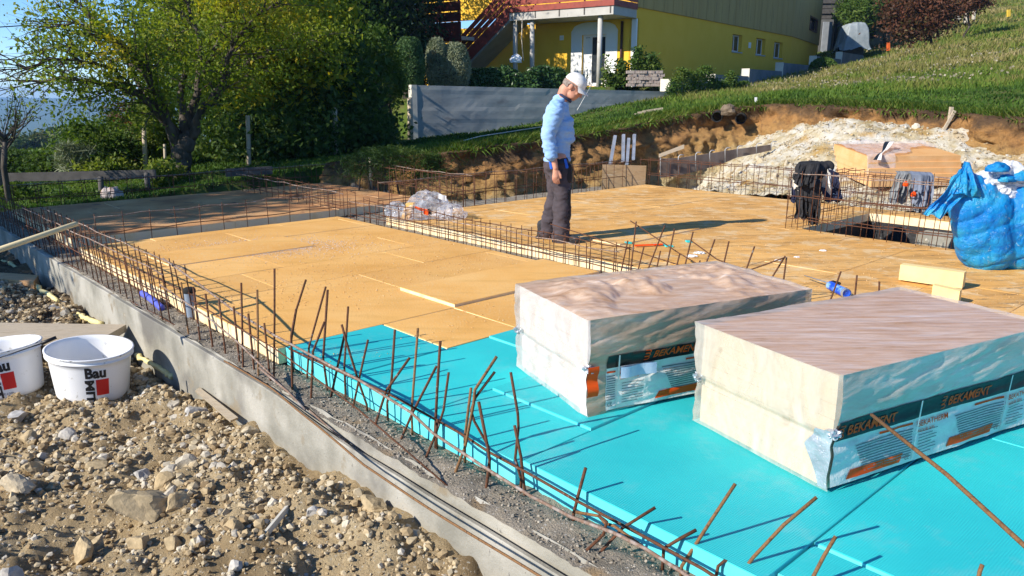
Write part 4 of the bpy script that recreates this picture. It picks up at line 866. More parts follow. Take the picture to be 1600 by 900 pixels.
# crumpled clear foil left of the man
def crumple(c,rad,seed,n=4,amp=.5,sharp=3.2):
    v,f=ico(n); d=1+amp*(.5-np.abs(fbm(v+seed,sharp*.6,3,seed))); v=v*d[:,None]; v[:,2]=np.where(v[:,2]<-.35,-.35,v[:,2]); v[:,2]+=.35
    return v*np.array(rad)+np.array(c),f
FT=thing("plastic_foil","crumpled heap of clear plastic foil with red print on the orange floor","plastic foil",G(665,344,0))
fc=film("clear_foil",(.72,.74,.80),.26,.10,None,0,.45,9)
for (u,v,rad,sd_) in ((670,340,(.25,.17,.215),3),(640,342,(.2,.15,.10),4),(705,341,(.17,.15,.12),5),(619,337,(.12,.10,.12),6)):
    V,F=crumple(G(u,v,.004),rad,sd_); obj("foil",V,F,fc,FT,False)
c=G(626,343,0); MB().hexa([c,c+Vector((.10,-.01,0)),c+Vector((.14,.05,0)),c+Vector((.03,.06,0))],[c+Vector((.07,.0,.2)),c+Vector((.16,-.01,.2)),c+Vector((.18,.05,.2)),c+Vector((.09,.06,.2))]).build("foam_scrap",MAT['orange'],FT)
for (u,v,w,h,mm) in ((648,326,.10,.03,'orange_print'),(662,335,.06,.07,'orange_print'),(684,310,.10,.06,'white_plastic'),(668,334,.05,.06,'navy_print')):
    c=AT(u,v,G(u,343,0).y-.17); X,Y=np.meshgrid(np.linspace(0,w,6),np.linspace(0,h,4),indexing='ij'); V=np.array(c)+np.stack([X.ravel(),.01*np.sin(X.ravel()*90),Y.ravel()-X.ravel()*.3],1); obj("printed_scrap",V,grid(6,4),MAT[mm],FT,True)
# foam gun canister
g0=G(1297,446,.045); g1=G(1330,462,.045); d=(g1-g0).normalized(); GT=thing("foam_canister","blue foam gun canister lying on the trodden orange boards","canister",(g0+g1)/2-Vector((0,0,.045)))
ax=axes(d); L=.25
prof=[(.012,-.02),(.034,0),(.034,.002),(.034,L-.01),(.030,L),(.026,L),(.02,L-.006),(0,L-.004)]
V,F,n_=lathe(g0,prof,24,(ax[1],ax[2],ax[0])); bm_=M("blue_can",[(.01,.05,.50),(.02,.10,.62),(.25,.45,.75)],18,.25,30,0,lo=.35,hi=.65); obj("can",V,F,bm_,GT,True)
V,F,n_=lathe(g0+d*(L-.03),[(.0345,0),(.036,.005),(.036,.02),(.0345,.033)],24,(ax[1],ax[2],ax[0])); obj("rim",V,F,MAT['steel'],GT,True)
MB().tube([g0-d*.02,g0-d*.05+Vector((0,0,.01)),g0-d*.36+Vector((-.03,0,-.005))],[.011,.006,.004],8).build("barrel",MAT['steel'],GT,True)
MB().tube([g0-d*.02+Vector((.0,.0,.012)),g0+Vector((.03,.03,.02)),g0+Vector((.10,.06,.0))],[.014,.013,.011],8).build("grip",MAT['black_print'],GT,True)
# foam offcuts
oc=M("yellow_offcut",[(.80,.60,.25),(.84,.66,.32)],6,.8,60,.2,.004)
a=G(1404,437,.012); b=G(1503,451,.012); n_=Vector((0,0,1)); bk=Vector((-(b-a).y,(b-a).x,0)).normalized()*.09
setp(MB().hexa([a,b,b+bk,a+bk],[q+n_*.125 for q in (a,b,b+bk,a+bk)]).build("foam_offcut",oc,None),"long yellow foam offcut standing on edge on the orange floor","foam offcut")
a=G(1455,464,.012); b=G(1497,474,.012)
setp(MB().hexa([a,b,b+bk*.8,a+bk*.8],[q+n_*.09 for q in (a,b,b+bk*.8,a+bk*.8)]).build("foam_offcut",oc,None),"short yellow foam offcut in front of the longer one","foam offcut")
# small litter
for (u,v,w,l,c_,lab) in ((978,381,.06,.04,'blue',"turquoise foam scrap leftmost by the slanting bars"),(1023,384,.10,.035,'blue',"turquoise foam scrap in the middle of the litter"),(1041,386,.07,.03,'blue',"turquoise foam scrap beside the red lath"),(1074,379,.05,.05,'blue',"turquoise foam scrap on the right by a bar")):
    c=G(u,v,.004); q=[c,c+Vector((w,0,.0)),c+Vector((w*.9,l,0)),c+Vector((-.01,l*1.2,0))]; setp(MB().hexa(q,[k+Vector((0,0,.015)) for k in q]).build("foam_scrap",MAT[c_],None),lab,"foam scrap")
a=G(992,385,.012); b=G(1036,383,.012); setp(MB().hexa([a,b,b+Vector((0,.03,0)),a+Vector((0,.03,0))],[q+Vector((0,0,.012)) for q in (a,b,b+Vector((0,.03,0)),a+Vector((0,.03,0)))]).build("lath",MAT['orange_print'],None),"orange red lath among the turquoise scraps","lath")
for i,(u,v,s,lab) in enumerate(((1093,396,.055,"crumpled white paper nearest the slanting bars"),(1081,401,.055,"smaller crumpled white paper scrap"),(1215,407,.03,"white lump tied to the bar end"),(1286,392,.035,"white crumpled scrap near the black pit"),(1245,402,.028,"flat white scrap on the trodden boards"))):
    V,F=crumple(G(u,v,.003),(s*.8,s*.5,s*.22),30+i,3,.9); setp(obj("paper_scrap",V,F,MAT['white_plastic'],None),lab,"paper scrap")
# ================= buckets =================
def bucket(label,c,R,H,rot,tilt,arm=True,logoang=None,handle=False):
    c=Vector(c); T=thing("mixing_tub",label,"bucket",c); Rt=Euler((tilt[0],tilt[1],0)).to_matrix(); ax=tuple(Rt@Vector(v) for v in ((1,0,0),(0,1,0),(0,0,1)))
    rb=R*.86; f=lambda z: rb+(R-rb)*(z/H)
    prof=[(0,.004),(rb*.95,0),(rb,.012)]+[(f(z),z) for z in np.linspace(.03,H-.045,8)]+[(f(H)+.001,H-.044),(f(H)+.012,H-.042),(f(H)+.012,H-.036),(f(H)+.003,H-.034),(f(H)+.003,H-.012),(f(H)+.014,H-.010),(f(H)+.015,H-.002),(f(H)+.008,H),(f(H)-.003,H-.002),(f(H)-.006,H-.03)]+[(f(z)-.004,z) for z in np.linspace(H-.05,.02,6)]+[(rb*.9,.012),(0,.012)]
    V,F,n=lathe(c,prof,56,ax,.86); obj("tub",V,F,MAT['white_plastic'],T,True)
    V,F,n=lathe(c,[(f(H)+.0155,H-.009),(f(H)+.0165,H-.005),(f(H)+.0155,H-.0015)],56,ax,.86); 
    dm=M("rim_mortar",[(.12,.11,.10),(.75,.75,.74)],16,.8,60,.4,.003,lo=.40,hi=.44); obj("mortar_smears",V,F,dm,T,True)
    def cyl(x,z,off=.002):
        an=logoang+x/R; r=f(z)+off; return c+ax[0]*(r*math.cos(an))+ax[1]*(r*.86*math.sin(an))+ax[2]*z
    def word(s,x,z,size,mat,rot90=False,wid=None,bold=.045):
        V,F,w=textmesh(s,size,bold); k=(wid/w) if wid else 1
        pts=[(v.x*k,v.y) for v in V]
        if rot90: pts=[(py,-px) for px,py in pts]
        obj("lettering",[cyl(x+px,z+pz) for px,pz in pts],F,MAT[mat],T)
    q=.135*H/.35; zt=H*.60
    word("Bau",-.055,zt,q*.78,'black_print',wid=q*1.05); word("MIT",-.055,zt-q*.10,q*.60,'black_print',rot90=True,wid=q*1.35)
    x0=-.055+q*.52; s=q*.66; X,Y=np.meshgrid(np.linspace(x0,x0+s,8),np.linspace(zt-q*.12-s*1.35,zt-q*.12,6),indexing='ij'); obj("red_square",[cyl(a_,b_) for a_,b_ in zip(X.ravel(),Y.ravel())],grid(8,6),MAT['red_print'],T,True)
    word("baumit.com",-.06,H*.10,q*.22,'black_print',wid=q*1.0,bold=.0)
    if handle:
        pass
    return T
bucket("right white round plaster tub standing on the stones",G(146,614,-.50),.262,.335,0,(math.radians(3),math.radians(4)),logoang=math.radians(-62))
bucket("left white round plaster tub cut by the picture edge",G(13,612,-.50),.262,.335,0,(math.radians(-1),math.radians(-5)),logoang=math.radians(-66))
h0=AT(-10,562,4.35); h1=AT(64,537,4.45); h2=AT(88,527,4.5)
HT=thing("paint_roller_wire","thin wire handle with black taped grip lying over the left tub","wire handle",h0)
MB().tube([h0,h1],.004,6).build("wire",MAT['black_print'],HT,True); MB().tube([h1,h2],[.012,.010],8).build("grip",MAT['black_print'],HT,True)
# ================= organic forms by voxel union =================
def capsule(p0,r0,p1,r1,sub=3,sq=None):
    v,f=ico(sub); p0=np.array(p0,float); p1=np.array(p1,float); d=p1-p0; L=np.linalg.norm(d); d=d/max(L,1e-9)
    t=v@d; w=(t>=0)[:,None]; V=np.where(w,p1+v*r1,p0+v*r0)
    if sq is not None:   # squash along unit vector sq[0] by sq[1] about the axis
        n=np.array(sq[0],float); c=(p0+p1)/2; n=n-d*(n@d) if L>1e-6 else n; n/=np.linalg.norm(n); V=V-np.outer(((V-c)@n)*(1-sq[1]),n)
    return V,f
def ellip(c,r,rot=None,sub=3):
    v,f=ico(sub); v=v*np.array(r)
    if rot is not None: v=v@np.array(rot.to_matrix()).T
    return v+np.array(c),f
def chain(pts,rad,sq=None,sub=3): return [capsule(pts[i],rad[i],pts[i+1],rad[i+1],sub,sq) for i in range(len(pts)-1)]
def blob(name,prims,vox,mat,parent=None,smooth=4,disp=None,fac=.5):
    Vs=[];Fs=[];n=0
    for V,F in prims: Vs.append(V);Fs.append(F+n);n+=len(V)
    me=mkmesh("tmp",np.concatenate(Vs),np.concatenate(Fs),mat); o=bpy.data.objects.new("tmp",me); COL.objects.link(o)
    md=o.modifiers.new("r",'REMESH'); md.mode='VOXEL'; md.voxel_size=vox; md.use_smooth_shade=True
    if smooth: s=o.modifiers.new("s",'SMOOTH'); s.iterations=smooth; s.factor=fac
    dg=bpy.context.evaluated_depsgraph_get(); m2=bpy.data.meshes.new_from_object(o.evaluated_get(dg)); bpy.data.objects.remove(o)
    k=len(m2.vertices); V=np.zeros(k*3); m2.vertices.foreach_get("co",V); V=V.reshape(-1,3)
    if disp is not None:
        N=np.zeros(k*3); m2.vertex_normals.foreach_get("vector",N); N=N.reshape(-1,3); V=V+N*disp(V)[:,None]
    F=[tuple(p.vertices) for p in m2.polygons]; bpy.data.meshes.remove(m2)
    return obj(name,V,F,mat,parent,True)
# ---- the man ----
YM=7.87
def q(u,v,dy=0): return AT(u,v,YM+dy)
MAN=thing("person","man in light blue sweatshirt, dark work trousers and white cap looking down at the floor","person",G(872,378,0))
skin=M("skin",[(.50,.22,.14),(.60,.29,.19),(.55,.25,.17)],9,.55,90,.15,.002)
hair=M("grey_hair",[(.16,.12,.10),(.30,.25,.22)],60,.8,200,.6,.003)
swm=M("blue_sweatshirt",[(.24,.42,.72),(.30,.48,.76),(.34,.52,.78)],4,.95,220,.35,.002)
trm=M("dark_work_trousers",[(.050,.042,.05),(.075,.06,.068),(.035,.032,.04)],5,.9,200,.4,.002,spots=((.28,.25,.24),30,.72,.03))
trk=M("black_trouser_patch",[(.015,.015,.018),(.03,.03,.034)],6,.85,150,.3,.002)
capm=M("white_cap_cloth",[(.74,.71,.67),(.80,.78,.75)],10,.9,150,.4,.003,spots=((.5,.46,.42),25,.68,.06))
bootm=M("dark_boots",[(.02,.02,.022),(.05,.05,.055)],20,.8,120,.5,.004,spots=((.3,.28,.26),40,.66,.05))
HD=q(896,136,-.01); up_=Vector((.58,-.04,.81)).normalized(); fw=Vector((.81,-.18,-.60)).normalized(); fw=(fw-up_*fw.dot(up_)).normalized(); sdv=up_.cross(fw)
def hp_(x,y,z): return HD+fw*x+sdv*y+up_*z      # head frame: forward, (away from camera) side, up
def hball(x,y,z,r,sub=3):
    v,f=ico(sub); R=np.array([fw,sdv,up_]); return (v*np.array(r))@R+np.array(hp_(x,y,z)),f
near=-1 if sdv.y>0 else 1
P_=[]
# head
P_+=[hball(-.01,0,.03,(.098,.076,.095)),hball(.02,0,-.03,(.075,.062,.085)),hball(.055,0,-.085,(.035,.036,.03)),hball(.03,.035,-.07,(.05,.025,.04)),hball(.03,-.035,-.07,(.05,.025,.04)),
 hball(.100,0,-.018,(.017,.013,.032)),hball(.112,0,-.034,(.014,.017,.013)),hball(.083,0,.022,(.02,.05,.014)),hball(.084,0,-.064,(.016,.025,.008)),hball(.080,0,-.078,(.015,.022,.007)),
 hball(.070,.035,-.030,(.02,.022,.018)),hball(.070,-.035,-.030,(.02,.022,.018)),hball(-.012,.078,-.015,(.020,.009,.032)),hball(-.012,-.078,-.015,(.020,.009,.032))]
nk0=q(877,160,.0); P_+=chain([hp_(-.035,0,-.02),hp_(-.05,0,-.07),nk0],[.066,.062,.068])
# torso under clothes, pelvis, legs
P_+=[capsule(q(872,184),.095,q(872,215),.10,3,((0,1,0),1.2)),capsule(q(872,215),.10,q(870,243),.11,3,((0,1,0),1.15))]
ns=-.175
P_+=chain([q(868,181,ns),q(860,222,ns-.03),q(868,262,ns-.05)],[.045,.038,.027])      # near arm
P_+=chain([q(872,181,-ns),q(870,222,.2),q(872,256,.22),q(873,268,.22)],[.045,.038,.027,.035])        # far arm, hand before the belly
P_+=chain([q(872,248,-.08),q(878,303,-.09),q(876,362,-.09)],[.088,.058,.040]); P_+=chain([q(868,248,.08),q(867,303,.10),q(854,360,.12)],[.088,.058,.040])
# near hand: palm, four fingers and thumb hanging relaxed
w0=q(868,262,ns-.05); hd=(q(868.5,282,ns-.05)-q(868,262,ns-.05)).normalized(); hx=Vector((1,0,0)); hy=Vector((0,-1,0))
palm=w0+hd*.05; P_.append(capsule(w0+hd*.015,.027,w0+hd*.085,.036,3,((0,1,0),.62)))
for i,(x,l) in enumerate(((-.027,.062),(-.009,.072),(.009,.075),(.027,.068))):
    b=w0+hd*.085+hx*x; k1=b+hd*l*.45+hy*.004; k2=b+hd*l*.80+hy*-.008+hx*.006; k3=b+hd*l+hy*-.020+hx*.010
    P_+=chain([b,k1,k2,k3],[.0105,.0098,.009,.0078],None,2)
tb=w0+hd*.035+hx*.028; P_+=chain([tb,tb+hd*.035+hx*.020+hy*.006,tb+hd*.065+hx*.024+hy*.004],[.0125,.0115,.009],None,2)
body=blob("body",P_,.0065,skin,MAN,2)
# eyes
for s_ in (-1,1):
    V,F=hball(.083,s_*.031,.0,(.010,.012,.008),2); obj("eye",V,F,MAT['white_plastic'],MAN,True)
# hair below the cap
v,f=hball(-.018,0,.012,(.101,.082,.094),4); R=np.array([fw,sdv,up_]); loc=(v-np.array(HD))@R.T; k=(loc[:,2]<.035)&(loc[:,2]>-.06)&(loc[:,0]<.03-.5*np.maximum(0,-loc[:,2]))&~((np.abs(loc[:,1])>.06)&(loc[:,0]>-.04)&(loc[:,2]<.0)); ff=f[k[f].all(1)]
obj("hair",v+ (v-np.array(HD))*(.03*fbm(v,60,2,3))[:,None],ff,hair,MAN,True)
# sweatshirt
S_=[]
S_+=[capsule(q(873,179,0),.118,q(873,205,0),.150,3,((0,1,0),1.05)),capsule(q(873,205,0),.150,q(870,234,0),.138,3,((0,1,0),1.05)),capsule(q(870,228,0),.138,q(871,243,0),.130,3,((0,1,0),1.05)),
 capsule(q(868,178,-.15),.086,q(873,177,.15),.086,3),capsule(q(869,168,-.08),.085,q(873,167,.08),.085,3),capsule(q(882,192,0),.10,q(886,215,0),.085,3,((0,1,0),1.3)),capsule(q(860,195,0),.09,q(862,225,0),.08,3,((0,1,0),1.3)),capsule(q(876,158,0),.084,q(873,174,0),.118,3),capsule(q(866,166,0),.07,q(862,182,0),.09,3,((0,1,0),1.3))]
S_+=chain([q(866,181,ns),q(857,206,ns-.02),q(858,226,ns-.04),q(862,243,ns-.05)],[.088,.078,.070,.060]); S_+=chain([q(873,181,-ns),q(871,206,.19),q(870,228,.2)],[.084,.070,.058])
def swd(V):
    nz=fbm(V*np.array([1,1,2.4]),9,3,5)*.010; sl=np.abs(fbm(np.stack([V[:,0]*2,V[:,1]*2,V[:,2]*9+V[:,0]*7],1),1.0,3,9)); near_=(V[:,1]<YM-.12)
    return nz-.007+.011*(.5-sl)*np.where(near_,1.5,.7)
blob("sweatshirt",S_,.009,swm,MAN,3,swd)
# ribbed hem, cuff and collar
def ring(name,c,r,ax,th,mat,ell=1.0,n=28):
    V=[];F=[];m_=8
    for i in range(n):
        an=2*math.pi*i/n; o=ax[0]*math.cos(an)+ax[1]*math.sin(an)*1; p=c+ax[0]*(r*math.cos(an))+ax[1]*(r*ell*math.sin(an))
        for j in range(m_): b=2*math.pi*j/m_; V.append(p+o*(th*.5*math.cos(b))+ax[2]*(th*math.sin(b)))
    F=[(i*m_+j,((i+1)%n)*m_+j,((i+1)%n)*m_+(j+1)%m_,i*m_+(j+1)%m_) for i in range(n) for j in range(m_)]
    return obj(name,V,F,mat,MAN,True)
nu=(q(891,139)-q(877,160)).normalized(); nf=Vector((1,0,0)); nf=(nf-nu*nf.dot(nu)).normalized(); ring("collar",q(882.5,152.5,0),.074,(nf,nu.cross(nf),nu),.013,M("navy_collar",[(.02,.03,.07),(.04,.05,.10)],8,.9,100,.2,.002),1.0)
ring("hem",q(870.5,249,0),.128,(Vector((1,0,0)),Vector((0,1,0)),Vector((0,0,1))),.022,swm,1.12)
d=(q(862,246,ns-.05)-q(859,230,ns-.04)).normalized(); ax=axes(d,Vector((0,1,.01))); ring("cuff",q(862.5,246,ns-.05),.050,(ax[1],ax[2],ax[0]),.014,swm)
# trousers
T_=[]
T_+=[capsule(q(870,246,0),.118,q(870,262,0),.125,3,((0,1,0),1.15))]
T_+=chain([q(873,258,-.075),q(878,300,-.09),q(878,335,-.09),q(877,368,-.09)],[.118,.088,.088,.092]); T_+=chain([q(867,258,.075),q(868,300,.10),q(861,335,.115),q(855,362,.12)],[.115,.085,.086,.090])
def trd(V):
    low=np.clip((.55-V[:,2])/.5,0,1); return .012*fbm(V*np.array([1,1,1.8]),8,3,15)+low*.014*(.5-np.abs(fbm(np.stack([V[:,0]*3,V[:,1]*3,V[:,2]*16],1),1,2,19)))
blob("trousers",T_,.009,trm,MAN,3,trd)
# knee and pocket patches
for (u0,v0,u1,v1,r,nm,mt) in ((884,300,884,338,.055,"knee_patch",trk),(886,262,887,280,.05,"pocket",trk)):
    blob(nm,[capsule(q(u0,v0,-.12),r,q(u1,v1,-.12),r*.9,3,((0,1,0),.9))],.009,mt,MAN,2)
blob("blue_pocket_trim",[capsule(q(860,252,-.19),.018,q(862,262,-.19),.02,2,((0,1,0),.5)),capsule(q(883,250,-.175),.014,q(886,261,-.175),.018,2,((0,1,0),.5))],.005,M("blue_trim",[(.02,.12,.62),(.03,.16,.7)],6,.8,60,.2),MAN,1)
# boots
for (u,v,dy,l) in ((879,372,-.09,.20),(853,368,.12,.18)):
    a=G(u,0+ (376 if dy<0 else 371),0); a=Vector((q(u,v,dy).x,YM+dy,.055)); f=Vector((.96,-.28,0)).normalized()
    o=blob("boot",[capsule(a-f*.05+Vector((0,0,.0)),.048,a+f*l*.55-Vector((0,0,.012)),.042,3,((0,0,1),.95)),capsule(a-f*.04,.05,a-f*.04+Vector((0,0,.09)),.055),capsule(a+f*l*.5-Vector((0,0,.015)),.042,a+f*l*.75-Vector((0,0,.02)),.036,3)],.007,bootm,MAN,2,lambda V: .003*fbm(V,40,2,4))
    m=MB(); s2=Vector((-f.y,f.x,0)); pr=[(-.105,.035),(-.08,.046),(0,.045),(.08,.048),(.135,.040),(.17,.015)]
    ring_=[a+f*x+s2*y for x,y in pr]+[a+f*x-s2*y for x,y in pr[::-1]]; ring_=[Vector((p_.x,p_.y,.003)) for p_ in ring_]; m.hexa(ring_,[p_+Vector((0,0,.022)) for p_ in ring_]); m.build("sole",trk,MAN)
# cap
v,f=hball(-.005,0,.045,(.112,.090,.098),4); loc=(v-np.array(HD))@R.T; k=loc[:,2]>.030-.10*(loc[:,0]*0)-(.18*np.maximum(0,-loc[:,0]))*0; ff=f[k[f].all(1)]
v2=v+(v-np.array(hp_(0,0,.05)))*(.035*fbm(v,16,3,8))[:,None]
cap=obj("cap",v2,ff,capm,MAN,True)
n=15; V=[];F=[]
for t_ in (0,1):
    for i in range(n):
        an=-1.15+2.3*i/(n-1)
        for rr in (0,.5,1):
            x=.085*math.cos(an)*1.0+rr*(.085*max(.15,math.cos(an*.95))); y=.083*math.sin(an)*(1-.05*rr); z=.040-.022*rr-.035*rr*(math.sin(an)**2)-.004*t_
            V.append(hp_(x,y,z))
for t_ in (0,1):
    o_=t_*n*3; F+=[(o_+i*3+j,o_+i*3+j+1,o_+i*3+4+j,o_+i*3+3+j) for i in range(n-1) for j in range(2)]
o_=n*3; F+=[(i*3+2,o_+i*3+2,o_+i*3+5,i*3+5) for i in range(n-1)]
obj("brim",V,F,capm,MAN,True)
V,F=hball(.107,-.0,.062,(.008,.02,.014),2); obj("badge",V,F,M("dark_badge",[(.12,.08,.12),(.3,.2,.1)],60,.8,60,0),MAN,True)
# ================= clothes on the cages, blue sack =================
JY=8.75
JK=thing("jacket","black and navy jacket with white lining hung over the pit cage",'jacket',AT(1272,340,JY))
blkm=M("black_cloth",[(.014,.014,.016),(.028,.028,.032)],6,.85,60,.5,.006); navm=M("navy_cloth",[(.010,.014,.04),(.02,.025,.06)],6,.8,60,.5,.006); crm=M("cream_lining",[(.70,.66,.56),(.78,.74,.66)],8,.9,60,.5,.006)
def j(u,v,dy=0): return AT(u,v,JY+dy)
fold=lambda V:.022*(.45-np.abs(fbm(np.stack([V[:,0]*6,V[:,1]*4,V[:,2]*1.6],1),1.3,3,25)))+.008*fbm(V,14,2,26)
def cloth(name,c4,mat,par,amp=.02,sd=1,th=.010,nx=40,ny=40,fr=9,wrap=.06):
    A_,B_,C_,D_=[np.array(c) for c in c4]; X,Y=np.meshgrid(np.linspace(0,1,nx),np.linspace(0,1,ny),indexing='ij'); x=X.ravel()[:,None]; y=Y.ravel()[:,None]
    P=(A_*(1-x)+B_*x)*(1-y)+(D_*(1-x)+C_*x)*y; e=amp*(fbm(np.stack([x[:,0]*fr,y[:,0]*1.7,0*x[:,0]+sd],1),1,3,sd)-0)*np.clip(y[:,0]*1.6,.15,1); P[:,1]+=e-.02*(1-np.abs(2*x[:,0]-1)); P[:,0]+=.012*fbm(P,7,2,sd+3); P[:,2]+=.012*np.sin(x[:,0]*11+sd)*(y[:,0]>.96)
    P[:,1]+=np.where(y[:,0]<.08,wrap*(1-y[:,0]/.08)**2,0)
    n=len(P); Pb=P+np.array([0,th,0]); F=np.concatenate([grid(nx,ny),grid(nx,ny)[:,::-1]+n]); 
    ed=[i*ny for i in range(nx)]+[(nx-1)*ny+j_ for j_ in range(1,ny)]+[i*ny+ny-1 for i in range(nx-2,-1,-1)]+[j_ for j_ in range(ny-2,0,-1)]
    E_=np.array([[ed[i],ed[(i+1)%len(ed)],ed[(i+1)%len(ed)]+n,ed[i]+n] for i in range(len(ed))]); return obj(name,np.concatenate([P,Pb]),np.concatenate([F,E_]),mat,par,True)
blob("bundle",[capsule(j(1256,264,-.05),.085,j(1292,262,-.02),.075,3),capsule(j(1250,275,-.08),.075,j(1262,300,-.08),.075,3,((0,1,0),.7)),capsule(j(1300,275,.0),.06,j(1306,300,0),.055,3),capsule(j(1250,280,-.03),.05,j(1254,292,-.03),.05)],.011,blkm,JK,3,fold)
cloth("hood",[j(1250,254,-.16),j(1280,252,-.16),j(1272,292,-.26),j(1242,288,-.22)],blkm,JK,.05,21,fr=5)
blob("body_panel",[capsule(j(1258,268,-.08),.11,j(1284,266,-.06),.10,3,((0,1,0),.7)),capsule(j(1258,280,-.12),.12,j(1262,305,-.12),.12,3,((0,1,0),.55)),capsule(j(1252,300,-.12),.07,j(1251,322,-.12),.06,3,((0,1,0),.6)),capsule(j(1272,290,-.14),.09,j(1270,322,-.14),.075,3,((0,1,0),.6))],.010,blkm,JK,3,fold)
cloth("sleeve",[j(1244,290,-.16),j(1264,288,-.16),j(1262,344,-.16),j(1242,340,-.16)],blkm,JK,.05,23,fr=5)
cloth("sleeve",[j(1262,296,-.18),j(1284,290,-.18),j(1276,352,-.16),j(1262,350,-.16)],blkm,JK,.05,24,fr=5)
cloth("cream_lining",[j(1280,260,-.09),j(1303,262,-.07),j(1310,306,-.08),j(1284,300,-.08)],crm,JK,.05,25,fr=5)
cloth("navy_sleeve",[j(1294,262,-.11),j(1310,270,-.09),j(1314,300,-.10),j(1302,292,-.10)],navm,JK,.04,26,fr=4)
cloth("navy_lining",[j(1284,292,-.10),j(1314,296,-.09),j(1314,316,-.10),j(1286,314,-.10)],navm,JK,.04,27,fr=4)
cloth("navy_front",[j(1236,280,-.08),j(1250,284,-.08),j(1252,322,-.10),j(1236,314,-.08)],navm,JK,.04,28,fr=4)
cloth("white_patch",[j(1238,280,-.13),j(1247,284,-.13),j(1247,298,-.13),j(1239,294,-.13)],crm,JK,.02,29,fr=3)
# grey trousers folded over the cage
TY=8.15; TR=thing("trousers","grey work trousers hung folded over the near cage bar",'trousers',AT(1422,330,TY))
gym=M("grey_work_cloth",[(.17,.18,.185),(.23,.24,.245)],7,.9,80,.4,.004); bgm=M("blue_grey_cloth",[(.16,.19,.25),(.21,.24,.31)],7,.9,80,.4,.004)
def t(u,v,dy=0): return AT(u,v,TY+dy)
cloth("leg",[t(1402,268),t(1430,268),t(1417,318),t(1388,315)],gym,TR,.05,3); cloth("leg",[t(1426,268,-.03),t(1459,270,-.03),t(1455,324,-.05),t(1424,320,-.05)],bgm,TR,.05,7)
cloth("waist",[t(1420,268,.02),t(1459,270,.02),t(1446,336,.0),t(1426,328,.0)],gym,TR,.05,9); cloth("pocket_flap",[t(1424,270,-.055),t(1452,272,-.055),t(1448,302,-.075),t(1426,298,-.075)],bgm,TR,.02,12,fr=4)
for (u,v) in ((1415,291),(1427,307)): 
    V,F=crumple(t(u,v,-.09),(.028,.012,.036),int(u),2,.5); obj("orange_tag",V,F,MAT['orange_print'],TR)
# blue sack
BY=6.45; BC=Vector((AT(1552,420,6.62).x,6.62,.0)); BG=thing("sack","big translucent blue plastic rubbish sack filled with scrap film",'sack',BC)
m,tt,b=newmat("blue_sack_film"); p=pos(tt); c=ramp(tt,noise(tt,p,3.2,5,.6,.8),[(.3,(.0,.20,.68)),(.45,(.01,.34,.78)),(.58,(.05,.50,.78)),(.7,(.25,.66,.80))]); c=mixc(tt,ramp(tt,noise(tt,p,14,5,.6,2),[(.62,(0,0,0)),(.68,(1,1,1))]),c,(.35,.62,.8))
tt.links.new(c,b.inputs["Base Color"]); b.inputs["Roughness"].default_value=.28; b.inputs["Specular IOR Level"].default_value=.5; bump(tt,b,noise(tt,p,11,6,.65,1.5),.8,.03)
tl=nd(tt,"ShaderNodeBsdfTranslucent"); tt.links.new(c,tl.inputs[0]); mx=nd(tt,"ShaderNodeMixShader"); mx.inputs[0].default_value=.35; tt.links.new(b.outputs[0],mx.inputs[1]); tt.links.new(tl.outputs[0],mx.inputs[2]); tt.links.new(mx.outputs[0],tt.nodes["Material Output"].inputs[0]); MAT['sack']=m
def s(u,v,dy=0): return AT(u,v,6.6+dy)
cz=lambda V,a,b,c,s: -np.exp(-np.abs(fbm(np.stack([V[:,0]*a+V[:,2]*.8,V[:,1]*a,V[:,2]*b-V[:,0]*c],1),1,2,s))/.10)
sd_=lambda V:.016*cz(V,1.4,3.2,1.6,35)+.012*cz(V,3.5,1.2,0,37)+.010*cz(V,4,7,4,39)+.02*fbm(V,1.8,2,36)
blob("sack_body",[capsule(s(1535,330,.05),.24,s(1540,385,.05),.24,3),capsule(s(1590,330,.1),.30,s(1590,372,.1),.30,3),capsule(s(1515,395,0),.09,s(1600,398,0),.11,3),capsule(s(1512,320,0),.14,s(1522,370,0),.17,3),capsule(s(1625,330,.1),.24,s(1630,385,.1),.24,3),capsule(s(1512,300,0),.10,s(1530,300,0),.13)],.016,MAT['sack'],BG,3,sd_)
blob("sack_ear",[capsule(s(1511,258,-.05),.012,s(1506,272,-.05),.055,3,((0,1,0),.5)),capsule(s(1506,272,-.05),.055,s(1518,292,-.03),.13,3,((0,1,0),.5)),capsule(s(1496,284,-.05),.06,s(1500,300,-.05),.07,3,((0,1,0),.6))],.010,MAT['sack'],BG,2,lambda V:.018*(.4-np.abs(fbm(V*np.array([1,1,.5]),9,3,41))))
cloth("sack_tail",[s(1498,268,-.10),s(1522,290,-.14),s(1474,342,-.16),s(1444,334,-.12)],MAT['sack'],BG,.06,41,th=.006,fr=5,wrap=0)
cloth("sack_ear",[s(1506,252,-.06),s(1516,254,-.08),s(1536,312,-.16),s(1484,300,-.14)],MAT['sack'],BG,.07,42,th=.006,fr=5,wrap=0)
wf=film("scrap_film",(.78,.80,.84),.75,.15,None,0,.4,10)
for i,(u,v,r_) in enumerate(((1545,285,.13),(1572,272,.14),(1596,288,.14),(1562,296,.13),(1620,285,.15))):
    V,F=crumple(s(u,v,.02)-Vector((0,0,.06)),(r_,r_*.8,r_*.8),50+i,4,.6,3); obj("film_scrap",V,F,wf,BG,False)
for i,(u,v,r_) in enumerate(((1558,268,.05),(1596,282,.05),(1572,284,.04))):
    V,F=crumple(s(u,v,-.10),(r_*1.6,r_,r_),60+i,3,.7,3); obj("blue_scrap",V,F,MAT['sack'],BG,True)
